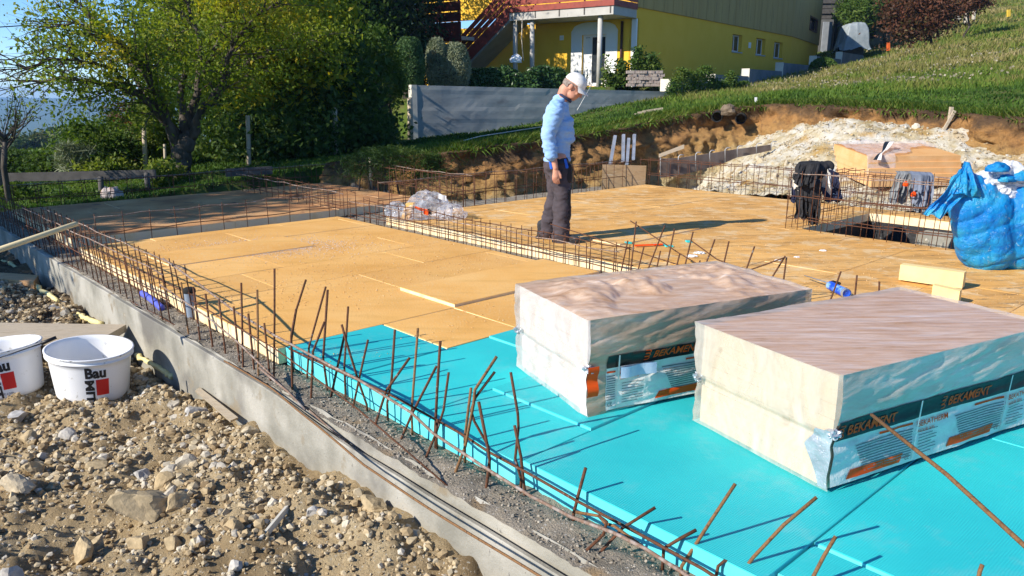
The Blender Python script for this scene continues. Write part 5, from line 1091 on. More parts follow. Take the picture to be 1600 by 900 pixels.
# ================= vegetation helpers =================
def leafmesh(C,size,asp=.45,upbias=0.0,droop=0):
    n=len(C); d=RS.normal(size=(n,3)); d[:,2]=d[:,2]*(1-upbias)+upbias-droop; d/=np.linalg.norm(d,axis=1)[:,None]
    r=RS.normal(size=(n,3)); s=np.cross(d,r); s/=np.linalg.norm(s,axis=1)[:,None]+1e-9
    L=size*(.6+.8*RS.rand(n))[:,None]; A=C-d*L*.5; B=C+s*L*asp*.5; D=C-s*L*asp*.5; E_=C+d*L*.5
    V=np.stack([A,B,E_,D],1).reshape(-1,3); F=np.arange(n*4).reshape(n,4); return V,F
def clumps(cen,rad,n,k,seed,shell=.6,cr=.22):
    "n leaf centres in k clumps through an ellipsoid"
    r=np.random.RandomState(seed); d=r.normal(size=(k,3)); d/=np.linalg.norm(d,axis=1)[:,None]; rr=r.uniform(shell,1.0,k)**1; cc=d*rr[:,None]*(1+.18*fbm(d+seed,1.7,3,seed)[:,None])
    w=r.randint(0,k,n); o=r.normal(size=(n,3))*cr*(.5+r.rand(k)[w])[:,None]; P=cc[w]+o; return P*np.array(rad)+np.array(cen),w
LM={}
LM['dark']=leafmat("dark_leaves",[(.025,.055,.013),(.045,.09,.018),(.075,.13,.024),(.13,.17,.03)])
LM['conifer']=leafmat("conifer_needles",[(.011,.028,.012),(.022,.05,.018),(.036,.07,.024)],.1)
LM['yellow']=leafmat("autumn_yellow_green_leaves",[(.09,.14,.015),(.17,.24,.022),(.27,.31,.028),(.5,.38,.03),(.16,.22,.02)],.45)
LM['mid']=leafmat("mid_green_leaves",[(.03,.07,.012),(.06,.12,.018),(.10,.16,.025),(.15,.19,.035)],.35)
LM['bright']=leafmat("bright_lime_leaves",[(.09,.14,.02),(.16,.22,.03),(.24,.26,.04)],.4)
LM['thuja']=leafmat("thuja_scales",[(.05,.11,.035),(.08,.155,.05),(.12,.19,.06)],.1)
LM['sage']=leafmat("grey_green_sprigs",[(.12,.15,.08),(.22,.25,.15),(.34,.36,.24)],.15)
LM['laurel']=leafmat("glossy_laurel_leaves",[(.02,.055,.018),(.045,.10,.028),(.09,.16,.05)],.15,.35)
LM['red']=leafmat("reddish_leaves",[(.05,.035,.02),(.10,.05,.025),(.16,.055,.03),(.07,.08,.02)],.3)
LM['haze']=leafmat("far_tree_leaves",[(.03,.06,.02),(.05,.09,.025),(.16,.13,.03)],.2)
MAT['bark']=M("bark",[(.035,.028,.022),(.08,.065,.05),(.14,.12,.10)],9,.95,50,.9,.02,stretch=(1,1,.3))
MAT['bark_light']=M("bark_light",[(.10,.085,.07),(.18,.16,.13)],9,.95,50,.7,.012,stretch=(1,1,.3))
def foliage(root,cen,rad,n,k,size,mat,seed,name="crown",asp=.45,shell=.55,cr=.22,droop=0,clip=None,up=0):
    P,w=clumps(cen,rad,n,k,seed,shell,cr)
    if clip is not None: kk=clip(P); P,w=P[kk],w[kk]
    V,F=leafmesh(P,size,asp,up,droop); rr=np.random.RandomState(seed+1); base=rr.rand(k)
    rnd=np.clip(.55*base[w]+.45*rr.rand(len(P)),0,1)
    return obj(name,V,F,LM[mat],root,False,rnd)
def limb(m,p,d,L,r,depth,tips,seg=5,droop=.0,spread=.5,rr=random):
    pts=[p]; c=p; dd=d.normalized()
    for i in range(seg):
        dd=(dd+Vector((rr.gauss(0,.10),rr.gauss(0,.10),rr.gauss(0,.08)-droop))).normalized(); c=c+dd*(L/seg); pts.append(c)
    m.tube(pts,[r*(1-.6*i/seg) for i in range(seg+1)],5 if depth<2 else 4,cap=False)
    if depth<=0: tips.append((pts[-1],dd)); tips.append((pts[-3],dd)); return
    for k in range(rr.choice((2,3,3))):
        i=rr.randint(2,seg); nd_=(dd+Vector((rr.gauss(0,spread),rr.gauss(0,spread),rr.gauss(0,spread*.7)))).normalized(); limb(m,pts[i],nd_,L*rr.uniform(.55,.8),r*(1-.6*i/seg)*.7,depth-1,tips,4,droop,spread,rr)
    tips.append((pts[-1],dd))
def ground_z(x,y): return float(terrain(np.array([x]),np.array([y]))[0])
def simple_tree(name,label,cat,px,Y,vb,crown,n,k,size,mat,seed,trunk_r=.14,asp=.45,group=None,sprd=None,shell=.5,cr=.24,bark='bark',limbs=5):
    """crown=(u,v,half width px,half height px,half depth m)"""
    c=AT(crown[0],crown[1],Y); sx=crown[2]*Y/1210; sz=crown[3]*Y/1210; x=AT(px,vb,Y).x; gz=ground_z(x,Y); root=thing(name,label,cat,(x,Y,gz),group)
    rr=random.Random(seed); m=MB(); tips=[]; b=Vector((x,Y,gz-.2)); t_=Vector((c.x*.6+x*.4,Y,c.z)); pts=[b.lerp(t_,i/5)+Vector((rr.gauss(0,.06),rr.gauss(0,.06),0)) for i in range(6)]; m.tube(pts,[trunk_r*(1-.12*i) for i in range(6)],8)
    for i in range(limbs):
        p=pts[rr.randint(2,5)]; an=rr.uniform(0,6.28); limb(m,p,Vector((math.cos(an),math.sin(an),rr.uniform(.2,.9))),min(sx,sz)*rr.uniform(.6,.95),trunk_r*.45,1,tips,4,0,.45,rr)
    m.build("trunk",MAT[bark],root,True); foliage(root,c,(sx,crown[4],sz),n,k,size,mat,seed,asp=asp,shell=shell,cr=cr); return root
# ---- the old fruit tree on the left ----
def fruit_tree():
    rr=random.Random(5); Y=15.2; base=AT(282,279,Y); root=thing("fruit_tree","old spreading fruit tree with dark forked trunk and yellow-green leaves","tree",base)
    m=MB(); tips=[]
    def L(px,r0,r1,ys):
        pts=[AT(u,v,Y+y) for (u,v),y in zip(px,ys)]; q=[]
        for i in range(len(pts)-1):
            for k in range(4): q.append(pts[i].lerp(pts[i+1],k/4)+Vector((rr.gauss(0,.02),rr.gauss(0,.03),rr.gauss(0,.02))))
        q.append(pts[-1]); n=len(q); m.tube(q,[r0+(r1-r0)*(i/(n-1))**.7 for i in range(n)],9); return q
    L([(282,285),(281,262),(284,235),(290,216)],.235,.17,[0,0,0,0])
    M_=[L([(284,240),(262,196),(240,166),(205,143),(165,131),(100,122),(35,128)],.125,.018,[0,-.2,-.5,-.8,-1,-1.2,-1.4]),
     L([(275,215),(252,165),(232,120),(212,88),(178,60),(140,42),(95,38)],.11,.015,[0,-.3,-.7,-1,-1.3,-1.5,-1.6]),
     L([(240,166),(215,120),(190,80),(150,35),(120,0),(100,-25)],.07,.015,[-.5,.1,.5,.8,1,1.2]),
     L([(292,216),(300,170),(312,120),(310,70),(300,20),(280,-30)],.11,.02,[0,.2,.4,.6,.8,1]),
     L([(290,205),(283,150),(288,100),(270,50),(255,10),(240,-40)],.09,.015,[0,.6,1,1.3,1.5,1.7]),
     L([(300,216),(318,170),(345,140),(352,100),(362,70),(395,30),(430,5)],.10,.018,[0,-.1,-.3,-.5,-.6,-.8,-1]),
     L([(325,165),(350,125),(385,100),(430,70),(470,60)],.07,.012,[-.2,.4,.8,1,1.2]),
     L([(232,120),(200,95),(150,85),(100,75),(60,80)],.05,.01,[-.7,-.4,-.2,0,.1]),
     L([(205,143),(180,110),(130,95),(80,92),(40,105)],.05,.01,[-.8,-1.1,-1.4,-1.6,-1.8]),
     L([(312,120),(335,80),(350,40),(370,0),(380,-40)],.06,.012,[.4,.2,0,-.2,-.4])]
    for q in M_:
        n=len(q)
        for i in range(6,n,1):
            for _ in range(2):
                d=(q[i]-q[i-1]).normalized()+Vector((rr.gauss(0,.7),rr.gauss(0,.8),rr.gauss(.05,.55))); limb(m,q[i],d,rr.uniform(.35,.85),.014,1,tips,4,.02,.5,rr)
    m.build("trunk",MAT['bark'],root,True)
    T=np.array([t_[0][:] for t_ in tips]); n=40000; w=RS.randint(0,len(T),n); P=T[w]+RS.normal(size=(n,3))*np.array([.16,.16,.15])
    k=np.ones(len(P),bool)
    # thin on the far left, where the sky shows
    u=800+P[:,0]/P[:,1]*1248; k=(RS.rand(n)<np.clip((u-10)/260,.06,.85))&(u>12)
    P=P[k]; w=w[k]; V,F=leafmesh(P,.075,.55); tone=np.clip(.5+.35*fbm(P,.9,3,8)+.25*(RS.rand(len(P))-.5)+.08*(P[:,2]-4),0,1); obj("crown",V,F,LM['yellow'],root,False,tone)
fruit_tree()
# ---- trees and shrubs behind, left to right ----
def bare():
    rr=random.Random(4); Y=12.5; b=AT(6,262,Y); gz=ground_z(b.x,Y); root=thing("bare_tree","small half bare tree at the far left edge before the sky","tree",(b.x,Y,gz)); m=MB(); tips=[]; t_=AT(8,222,Y); m.tube([Vector((b.x,Y,gz-.2)),b,t_],[.05,.045,.04],7)
    for i in range(26):
        an=rr.uniform(0,6.28); limb(m,t_+Vector((0,0,rr.uniform(-.15,.1))),Vector((math.cos(an)*.9,math.sin(an)*.6,rr.uniform(.3,1.1))),rr.uniform(.4,.75),.013,1,tips,5,-.04,.35,rr)
    m.build("trunk",MAT['bark'],root,True); T=np.array([q_[0][:] for q_ in tips]); n=650; P=T[RS.randint(0,len(T),n)]+RS.normal(size=(n,3))*.05; V,F=leafmesh(P,.05,.5); obj("crown",V,F,LM['mid'],root,False,RS.rand(n))
bare()
simple_tree("walnut_tree","large leafy yellow-green tree behind the fruit tree","tree",440,19,245,(440,60,85,130,2.2),26000,150,.16,'yellow',22,.22)
simple_tree("broadleaf_tree","dark broadleaf tree left of the conifers","tree",400,21,240,(400,120,95,120,2.4),22000,140,.18,'dark',23,.22)
simple_tree("broadleaf_tree","dense dark green tree filling the space behind the tall post","tree",520,20,235,(505,150,75,95,2),22000,130,.16,'dark',24,.2)
simple_tree("conifer","tall nearly black spruce behind the clipped thuja","conifer",590,33,215,(590,40,80,170,3),26000,200,.22,'conifer',25,.3,asp=.3,shell=.3)
simple_tree("conifer","second black spruce reaching the red balcony","conifer",640,36,200,(636,40,50,190,3),20000,160,.22,'conifer',26,.3,asp=.3,shell=.3)
simple_tree("broadleaf_tree","tall dark tree in the top middle beside the spruces","tree",520,31,225,(520,20,85,130,3),22000,160,.2,'dark',27,.3)
simple_tree("broadleaf_tree","far dark tree closing the gap behind the fruit tree","tree",340,30,225,(350,90,110,130,3),16000,120,.28,'dark',28,.3)
simple_tree("shrub","bright green round bush high between the dark trees","shrub",590,23,200,(590,85,28,32,.9),4500,40,.12,'mid',29,.06)
simple_tree("shrub","sunlit yellow leaved climber on the fence behind the fruit tree","shrub",255,17.5,270,(245,205,32,62,.7),7000,70,.10,'bright',30,.05)
simple_tree("shrub","low yellow-green vine at the foot of the fruit tree","shrub",262,14.4,285,(255,268,20,18,.5),2200,30,.08,'bright',31,.02)
simple_tree("shrub","rounded dark shrub with reddish tips left of the fruit tree","shrub",150,16.5,270,(150,232,50,38,1.0),9000,90,.09,'mid',32,.05)
simple_tree("shrub","brown autumn bush between the far red roof and the fruit tree","shrub",205,19,262,(210,195,35,48,.8),2600,50,.09,'red',33,.05,cr=.3)
simple_tree("shrub","lower lime green bush in front of the rounded dark shrub","shrub",165,15.6,275,(165,262,35,16,.5),3500,40,.09,'bright',34,.02)
simple_tree("shrub","dark leafy undergrowth left of the tall fence post","shrub",450,17.5,252,(440,215,75,42,1.2),16000,120,.14,'dark',35,.06)
simple_tree("shrub","dark undergrowth right of the tall fence post","shrub",570,19.5,238,(568,208,48,34,1.2),11000,100,.13,'dark',36,.06)
simple_tree("shrub","sunny green bushes on the grass right of the fruit tree","shrub",360,20.5,255,(365,240,45,16,1.0),6500,60,.12,'bright',37,.03)
simple_tree("shrub","olive green bush left of the clipped thuja","shrub",612,24.5,205,(612,128,18,34,.7),5000,50,.10,'mid',38,.06)
# clipped thuja columns etc.
def shaped(name,label,cat,u,v0,v1,hw,Y,n,size,mat,seed,pw=.35,asp=.3,up=.6,depth=None):
    rr=np.random.RandomState(seed); b=AT(u,v1,Y); t_=AT(u,v0,Y); H=t_.z-b.z; R=hw*Y/1210; root=thing(name,label,cat,b)
    z=rr.rand(n); an=rr.rand(n)*6.283; prof=np.clip(np.sin(np.clip(z*.93+.07,0,1)*np.pi)**pw,0,1); r=R*prof*(.80+.2*rr.rand(n)**.5)*(1+.08*fbm(P3(np.cos(an)*1.5,np.sin(an)*1.5,z*4),1,3,seed))
    P=np.stack([b.x+r*np.cos(an),b.y+r*np.sin(an)*(depth or 1),b.z+z*H],1); V,F=leafmesh(P,size,asp,up); obj("foliage",V,F,LM[mat],root,False,np.clip(.5+.4*fbm(P,2.5,3,seed)+.3*(rr.rand(n)-.5),0,1))
    MB().tube([b-Vector((0,0,.3)),b.lerp(t_,.8)],[R*.55,R*.35],10).build("inner_stems",MAT['bark'],root,True); return root
shaped("thuja_bush","clipped green thuja column at the left end of the concrete wall","thuja",641,58,140,22,26.6,14000,.09,'thuja',41,.22,asp=.3)
shaped("sage_bush","grey-green upright bush right of the clipped thuja","shrub",684,60,138,17,27.4,6000,.16,'sage',42,.35,asp=.16,up=.9)
shaped("sage_bush","second grey-green bush in front of the red stair","shrub",711,68,138,24,27.6,9000,.17,'sage',43,.35,asp=.16,up=.9)
# laurel hedge behind the wall top
def hedge(name,label,u0,u1,v0,v1,Y0,Y1,n,size,mat,seed,dep=.7,cat="hedge",ragged=.3,asp=.42):
    rr=np.random.RandomState(seed); a=AT(u0,v1,Y0); b=AT(u1,v1,Y1); a2=AT(u0,v0,Y0); H0=a2.z-a.z; H1=AT(u1,v0,Y1).z-b.z; f=rr.rand(n); h=rr.rand(n)**.7; e=fbm(P3(f*9,0*f),1,3,seed)
    root=thing(name,label,cat,(a+b)/2); H=(H0+(H1-H0)*f)*(1+ragged*e); P=np.array(a)+np.outer(f,np.array(b-a)); P[:,2]+=h*H; P[:,1]+=dep*(rr.rand(n)-.5)*1.6*np.sqrt(np.clip(1.1-h,0.1,1)); P[:,0]+=.1*rr.normal(size=n)
    V,F=leafmesh(P,size,asp,.25); obj("foliage",V,F,LM[mat],root,False,np.clip(.5+.4*fbm(P,2,3,seed)+.4*(rr.rand(n)-.5),0,1))
    m=MB(); 
    for i in range(14):
        c=a.lerp(b,(i+.5)/14); m.tube([c-Vector((0,0,.4)),c+Vector((rr.normal()*.08,.05,H0*.75))],[.02,.008],5)
    m.build("stems",MAT['bark'],root,True); return root
hedge("laurel_hedge","glossy dark laurel hedge along the top of the concrete wall",728,835,108,141,28.3,28.9,16000,.15,'laurel',51,.9)
hedge("laurel_hedge","lower laurel bushes in front of the yellow wall behind the man",835,905,112,142,29.4,29.9,8000,.15,'laurel',52,.8)
hedge("shrub","airy olive shrub beside the white door surround",945,985,105,138,31,31.3,2200,.16,'mid',53,.5,"shrub",.6)
hedge("shrub","feathery green shrub above the stacked bricks",988,1030,92,128,31.2,31.4,2200,.16,'mid',54,.5,"shrub",.7)
hedge("clipped_hedge","dark clipped hedge at the far left behind the fence board",-120,108,236,282,17,17.5,26000,.09,'dark',55,1.6)
hedge("ground_ivy","yellowish weeds along the far edge of the left orange field",-20,250,300,334,12.9,13.6,7000,.07,'mid',56,.5,"weeds",.7)
hedge("grass_tuft","long arching grass tuft under the rounded dark shrub",106,140,236,272,15.4,15.6,2500,.30,'sage',57,.4,"grass tuft",.4,.06)
hedge("grass_bank","dark grass hanging down the shaded left part of the bank",545,842,236,281,12.0,13.5,9000,.10,'dark',77,.35,"grass",.3,.10)
hedge("weeds","green weeds growing over the stepped wall blocks",1045,1165,118,152,28.6,32.0,6000,.11,'mid',58,.5,"weeds",.6)
shaped("shrub","round green shrub beside the third stepped wall block","shrub",1285,90,117,20,42,3500,.14,'mid',59,.5,.5,.2)
# dried foam stuff / fence
FB_=thing("rail_fence","weathered horizontal fence board on short posts at the far left","fence",AT(0,330,13.2))
for (u0,v0,u1,v1,Y) in ((-60,279,243,272,13.4),):
    a=AT(u0,v0,Y); b=AT(u1,v1,Y+.25); h=Vector((0,0,.075)); MB().hexa([a-h,b-h,b-h+Vector((0,.03,0)),a-h+Vector((0,.03,0))],[a+h,b+h,b+h+Vector((0,.03,0)),a+h+Vector((0,.03,0))]).build("board",MAT['wood_dark'],FB_)
for u,v0,v1 in ((160,276,318),(8,232,322),(232,270,300)):
    a=AT(u,v1,13.5); b=AT(u-3,v0,13.5); MB().tube([a,b],[.05,.045],7).build("post",MAT['wood_dark'],FB_,True)
b2=thing("rail_fence","dark fence board right of the fruit tree trunk","fence",AT(400,280,13.6)); a=AT(352,270,13.6); b=AT(425,266,13.8); h=Vector((0,0,.07)); MB().hexa([a-h,b-h,b-h+Vector((0,.03,0)),a-h+Vector((0,.03,0))],[a+h,b+h,b+h+Vector((0,.03,0)),a+h+Vector((0,.03,0))]).build("board",MAT['wood_dark'],b2)
for (u,vb,vt,Y,r,l) in ((388,262,180,16.0,.045,"round wooden fence post in the sun right of the fruit tree"),(524,240,168,18.0,.055,"tall round wooden post before the dark trees"),(641,210,152,25.5,.09,"yellowish post leaning at the left end of the concrete wall"),(226,272,200,16.5,.05,"thin grey post left of the fruit tree"),(258,285,225,15.8,.03,"slim stake beside the fruit tree trunk"),(0,322,232,13.0,.05,"grey post at the left picture edge"),(579,275,246,13.0,.03,"short grey stake at the edge of the dark grass")):
    a=AT(u,vb,Y); b=AT(u-1,vt,Y); setp(MB().tube([a-Vector((0,0,.3)),a.lerp(b,.5)+Vector((.01,0,0)),b],[r*1.05,r,r*.92],8).build("wooden_post",MAT['wood_old'] if u!=0 else MAT['wood_dark'],None,True),l,"post")
# brick rubble by the fence, pale stones
V,F=crumple(AT(176,318,12.9),(.17,.12,.2),71,3,.6); setp(obj("rubble_pile",V,F,M("brick_rubble",[(.30,.24,.22),(.45,.40,.38),(.38,.2,.14)],12,1,40,.8,.02),None),"small pinkish rubble pile beside the fence post","rubble pile")
# far red roofed house
hp0=AT(170,215,44); HR=thing("house","distant house with red tiled roof behind the shrubs","house",AT(190,226,44))
a=AT(163,216,44); b=AT(222,216,44); c_=AT(178,187,47); d_=AT(216,187,47)
MB().add([a,b,d_,c_],[(0,1,2,3)]).hexa([a,b,b+Vector((0,0,-.15)),a+Vector((0,0,-.15))],[a+Vector((0,.2,0)),b+Vector((0,.2,0)),b+Vector((0,.2,-.15)),a+Vector((0,.2,-.15))]).build("roof",M("red_roof",[(.28,.07,.05),(.36,.11,.08)],6,.9,40,.5,.03),HR)
a2=a+Vector((.3,.4,-2.5));b2_=b+Vector((-.3,.4,-2.5)); MB().hexa([a2,b2_,b2_+Vector((0,5,0)),a2+Vector((0,5,0))],[Vector((q_.x,q_.y,a.z)) for q_ in (a2,b2_,b2_+Vector((0,5,0)),a2+Vector((0,5,0)))]).build("wall",M("cream_render",[(.6,.52,.4),(.66,.58,.46)],3,.9,40,.1),HR)
# distant trees in haze
for i,(u,v,hw,hh,Y) in enumerate(((60,226,26,16,140),(95,222,24,20,150),(118,228,18,16,130),(28,232,22,12,135),(145,222,20,20,160),(-30,226,30,20,140))):
    c=AT(u,v,Y); root=thing("distant_tree",["hazy tree above the clipped hedge","tallest hazy tree behind the hedge","yellowish hazy tree right of the others","low hazy tree near the left edge","hazy tree half behind the rounded shrub","hazy tree outside the left edge"][i],"tree",(c.x,c.y,c.z-hh*Y/1210-4))
    foliage(root,c,(hw*Y/1210,3,hh*Y/1210),4200,60,.75,'haze',80+i,shell=.3,cr=.25); MB().tube([Vector((c.x,c.y,c.z-hh*Y/1210-4)),c],[.35,.2],7).build("trunk",MAT['bark'],root,True)
# trees left of the picture whose shade falls on the rear field
for i,(x,y,z,r,h,n) in enumerate(((-12.8,6.2,4.7,2.0,1.8,9500),(-11.2,8.6,6.9,1.5,2.2,5200),(-10.3,4.6,2.9,1.2,1.0,2200))):
    gz=ground_z(x,y); root=thing("shade_tree",["broad low tree standing out of view to the left","taller tree standing out of view to the left","small tree nearest the foundation out of view to the left"][i],"tree",(x,y,gz)); MB().tube([Vector((x,y,gz-.2)),Vector((x,y,z))],[.2,.1],8).build("trunk",MAT['bark'],root,True); foliage(root,(x,y,z),(r,r,h),n,90,.22,'mid',90+i,shell=.2,cr=.2)
# trees on the hill, right
simple_tree("conifer","bright green columnar conifer right of the dark shed","conifer",1341,58,75,(1341,12,22,30,1.5),9000,90,.3,'mid',61,.12,asp=.3)
simple_tree("conifer","second bright green conifer beyond the black pole","conifer",1382,60,70,(1382,10,20,30,1.5),8000,80,.3,'mid',62,.12,asp=.3)
simple_tree("red_leaved_tree","bushy reddish green tree on the hillside behind the tarp","tree",1459,48,57,(1438,20,48,36,1.8),15000,120,.2,'red',63,.10,shell=.35)
simple_tree("red_leaved_tree","small red crowned tree near the stone crosses","tree",1512,52,42,(1512,-2,28,16,1.2),5000,50,.2,'red',64,.08)
for i,(u,v,hw,hh,Y,mt) in enumerate(((1420,-5,60,34,72,'dark'),(1500,-8,60,36,78,'dark'),(1565,-8,50,20,76,'mid'),(1640,-15,60,24,80,'dark'),(1350,-20,50,40,80,'dark'),(1545,4,26,12,74,'yellow'))):
    simple_tree("broadleaf_tree",["dark tree on the hill crest behind the reddish tree","dark tree on the crest behind the stone crosses","olive tree at the top of the grassy hill","dark tree at the top right corner","dark tree behind the conifers by the shed","yellowish bush on the hill crest"][i],"tree",u,Y,30,(u,v,hw,hh,3),9000,90,.42,mt,65+i,.2)
# cross-shaped and blunt stones under the trees
MAT['pale_stone']=M("pale_carved_stone",[(.42,.38,.30),(.55,.50,.42)],6,.9,30,.4,.02)
for i,(u,v0,v1,w,cr) in enumerate(((1478,4,28,9,0),(1497,17,24,7,0),(1510,8,28,6,0),(1522,8,22,6,1))):
    Y=58; a=AT(u,v1,Y); b=AT(u,v0,Y); W_=w*Y/1210/2; m=MB(); H=b.z-a.z; m.box((a.x,Y,a.z+H/2-.2),(W_*1.2,.25,H+.4))
    if cr: m.box((a.x,Y-.003,a.z+H*.72),(W_*3.4,.22,H*.22))
    else: m.box((a.x,Y,a.z-.1),(W_*1.9,.4,.5))
    o=m.build("stone_marker",MAT['pale_stone'],None); md=o.modifiers.new("b",'BEVEL'); md.width=.05; md.segments=2; setp(o,["tall pale weathered stone left of the red tree","low blunt pale stone under the red tree","slim pale stone post under the red tree","pale stone cross at the edge of the trees"][i],"stone marker")
# ================= grass =================
def grassfield():
    n=300000; Dn=11.5*np.exp(RS.rand(n)*math.log(70/11.5)); az=RS.uniform(-.62,.75,n); x=Dn*np.tan(az); y=Dn
    a,b=toab(x,y); k=~inpoly(a,b,EXC)&~inpoly(x,y,TERR)&(np.abs(az)<1.2); k&=~((x<-3)&(y>21)); k&=~((x>-3)&(x<4.5)&(y>30.5)); x,y,Dn=x[k],y[k],Dn[k]
    keep=RS.rand(len(x))<.9; x,y,Dn=x[keep],y[keep],Dn[keep]
    z=terrain(x,y); n=len(x); P=P3(x,y,0); P[:,2]=z-.01
    right=sstep(2.0,8.0,x)*sstep(18,27,y+x*.3); h=(.05+.07*RS.rand(n))*(1+1.5*right)*(1+.6*fbm(P,.5,2,111)); h=np.clip(h*.8,.03,.28)*(Dn/20)**.25
    w=.006+.0011*Dn; an=RS.rand(n)*6.283; s=np.stack([np.cos(an),np.sin(an),0*an],1)*w[:,None]; ln=np.stack([RS.normal(size=n)*.45,RS.normal(size=n)*.45,np.ones(n)],1)*h[:,None]
    V=np.stack([P-s,P+s,P+ln],1).reshape(-1,3); F=np.arange(3*n).reshape(n,3)
    dry=np.clip(.12+.68*right*(.75+.5*fbm(P,.22,3,113))+.26*fbm(P,1.1,3,115)+.22*(RS.rand(n)-.5),0,1)
    LM['grass']=leafmat("grass_blades",[(.035,.08,.012),(.07,.14,.017),(.13,.20,.026),(.20,.20,.05),(.28,.24,.09),(.38,.31,.16)],.3,.7)
    setp(obj("grass",V,F,LM['grass'],None,False,dry,loc=(0,0,0)),"meadow grass, green below and dry yellow uphill","grass",None,"stuff")
    # hanging turf edge over the cut
    m=22000; i=RS.randint(0,len(BX_),m); uo=RS.uniform(-1.0,.12,m); p=BX_[i]+BN_[i]*uo[:,None]; P=np.stack([p[:,0],p[:,1],hill0(p[:,0],p[:,1])+.04+.10*fbm(P3(p[:,0],p[:,1]),.35,3,3)*np.clip(-uo*2,0,1)],1); an=RS.rand(m)*6.283; s=np.stack([np.cos(an),np.sin(an),0*an],1)*.018
    d=np.stack([BN_[i][:,0]*.08+RS.normal(size=m)*.06,BN_[i][:,1]*.08+RS.normal(size=m)*.06,np.where(uo>-.05,RS.uniform(-.12,.10,m),RS.uniform(.04,.13,m))],1)
    setp(obj("turf_fringe",np.stack([P-s,P+s,P+d],1).reshape(-1,3),np.arange(3*m).reshape(m,3),LM['grass'],None,False,.1+.5*RS.rand(m)),"ragged fringe of grass over the cut bank edge","grass",None,"stuff")
    # dry whitish flower heads on the hill
    m=500; c=22; cx=RS.uniform(8.5,22,c); cy=RS.uniform(19,40,c); i=RS.randint(0,c,m*3); x=cx[i]+RS.normal(size=m*3)*.8; y=cy[i]+RS.normal(size=m*3)*.8; kk=(x/y>.27); x,y=x[kk],y[kk]; z=terrain(x,y)+.12+.14*RS.rand(len(x)); V,F=leafmesh(np.stack([x,y,z],1),.07,.8); LM['dryf']=leafmat("dry_flowerheads",[(.24,.20,.12),(.32,.28,.19),(.38,.34,.26)],.2)
    setp(obj("dry_flowers",V,F,LM['dryf'],None,False,RS.rand(len(x))),"pale dried flower heads scattered over the hillside","dry flowers",None,"stuff")
grassfield()
# ================= house =================
MAT['yellow']=M("yellow_render",[(.84,.48,.035),(.88,.52,.05)],1.5,.85,90,.25,.004)
MAT['siding']=M("brown_siding",[(.44,.29,.10),(.52,.36,.13)],.6,.8,40,.2,.004,stretch=(3,3,.3),spots=((.24,.16,.06),1.5,.6,.15))
MAT['slabc']=M("balcony_concrete",[(.42,.40,.36),(.52,.50,.46)],2,.85,50,.3,.006,spots=((.25,.22,.2),5,.66,.08))
MAT['redboard']=M("red_stained_board",[(.24,.040,.026),(.30,.055,.035),(.19,.032,.022)],3,.55,60,.2,.004)
MAT['red_shaded']=M("shaded_red_board",[(.12,.022,.018),(.17,.032,.022)],3,.55,60,.2,.004); MAT['white_paint']=M("white_paint",[(.78,.78,.76),(.82,.82,.80)],3,.5,40,.05,.002); MAT['glass']=M("dark_glass",[(.02,.025,.03),(.05,.06,.07)],2,.06,20,0,spec=.8)
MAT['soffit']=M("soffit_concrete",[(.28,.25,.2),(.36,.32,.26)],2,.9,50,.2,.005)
HO=thing("house","large house with yellow lower walls, brown siding and a red boarded balcony","house",(HC.x,HC.y,1.7))
Z=Vector((0,0,1)); 
def fr(t_,p_=0,z=1.75): return Vector((HC.x,HC.y,0))+HL*t_+HN*p_+Z*z      # front frame
HS=Vector((HW.y,-HW.x,0))       # side outward normal
def si(t_,p_=0,z=1.75): return Vector((HC.x,HC.y,0))+HW*t_+HS*p_+Z*z
def slab3(a,b,n,z0,z1,th):
    "vertical wall between plan points a,b; outer face on the line, thickness th inwards (-n)"
    a=Vector((a.x,a.y,0)); b=Vector((b.x,b.y,0)); q_=[a,b,b-n*th,a-n*th]; return [p+Z*z0 for p in q_],[p+Z*z1 for p in q_]
def wallwith(name,P0,d,n,L,z0,z1,holes,mat,parent,th=.3):
    "wall as strips round rectangular holes (t0,t1,za,zb)"
    m=MB(); ts=sorted({0,L}|{h[0] for h in holes}|{h[1] for h in holes})
    for t0,t1 in zip(ts[:-1],ts[1:]):
        hs=[h for h in holes if h[0]<=t0+1e-6 and h[1]>=t1-1e-6]; zs=[(z0,z1)]
        if hs: h=hs[0]; zs=[(z0,h[2]),(h[3],z1)]
        for za,zb in zs:
            if zb-za>1e-3: m.hexa(*slab3(P0+d*t0,P0+d*t1,n,za,zb,th))
    return m.build(name,mat,parent)
def sz(u,v,t_): return AT(u,v,si(t_).y).z
ZS=4.93
wins=[]
for (u0,u1,v0,v1) in ((1139,1154,53,80),(1176,1190,59,85),(1204,1217,65,90)):
    f=lambda u:( (u-800)/1248*HC.y-HC.x)/(HW.x-(u-800)/1248*HW.y); t0,t1=f(u0),f(u1); wins.append((t0,t1,AT(u0,v1,si(t0).y).z,AT(u0,v0,si(t0).y).z))
wallwith("side_wall",si(0),HW,HS,21.4,.8,ZS,wins,MAT['yellow'],HO)
for (t0,t1,za,zb) in wins:
    W_=MB().hexa(*slab3(si(t0,-.22),si(t1,-.22),HS,za,zb,.05)).build("window",MAT['glass'],HO)
    m=MB(); 
    for (a_,b_,c_,d_) in ((t0,t0+.07,za,zb),(t1-.07,t1,za,zb),(t0,t1,za,za+.07),(t0,t1,zb-.07,zb),((t0+t1)/2-.03,(t0+t1)/2+.03,za,zb)): m.hexa(*slab3(si(a_,-.20),si(b_,-.20),HS,c_+.001,d_-.001,.03))
    o=m.build("frame",MAT['white_paint'],W_); MB().hexa(*slab3(si(t0-.04,.05),si(t1+.04,.05),HS,za-.06,za,.28)).build("sill",MAT['slabc'],W_)
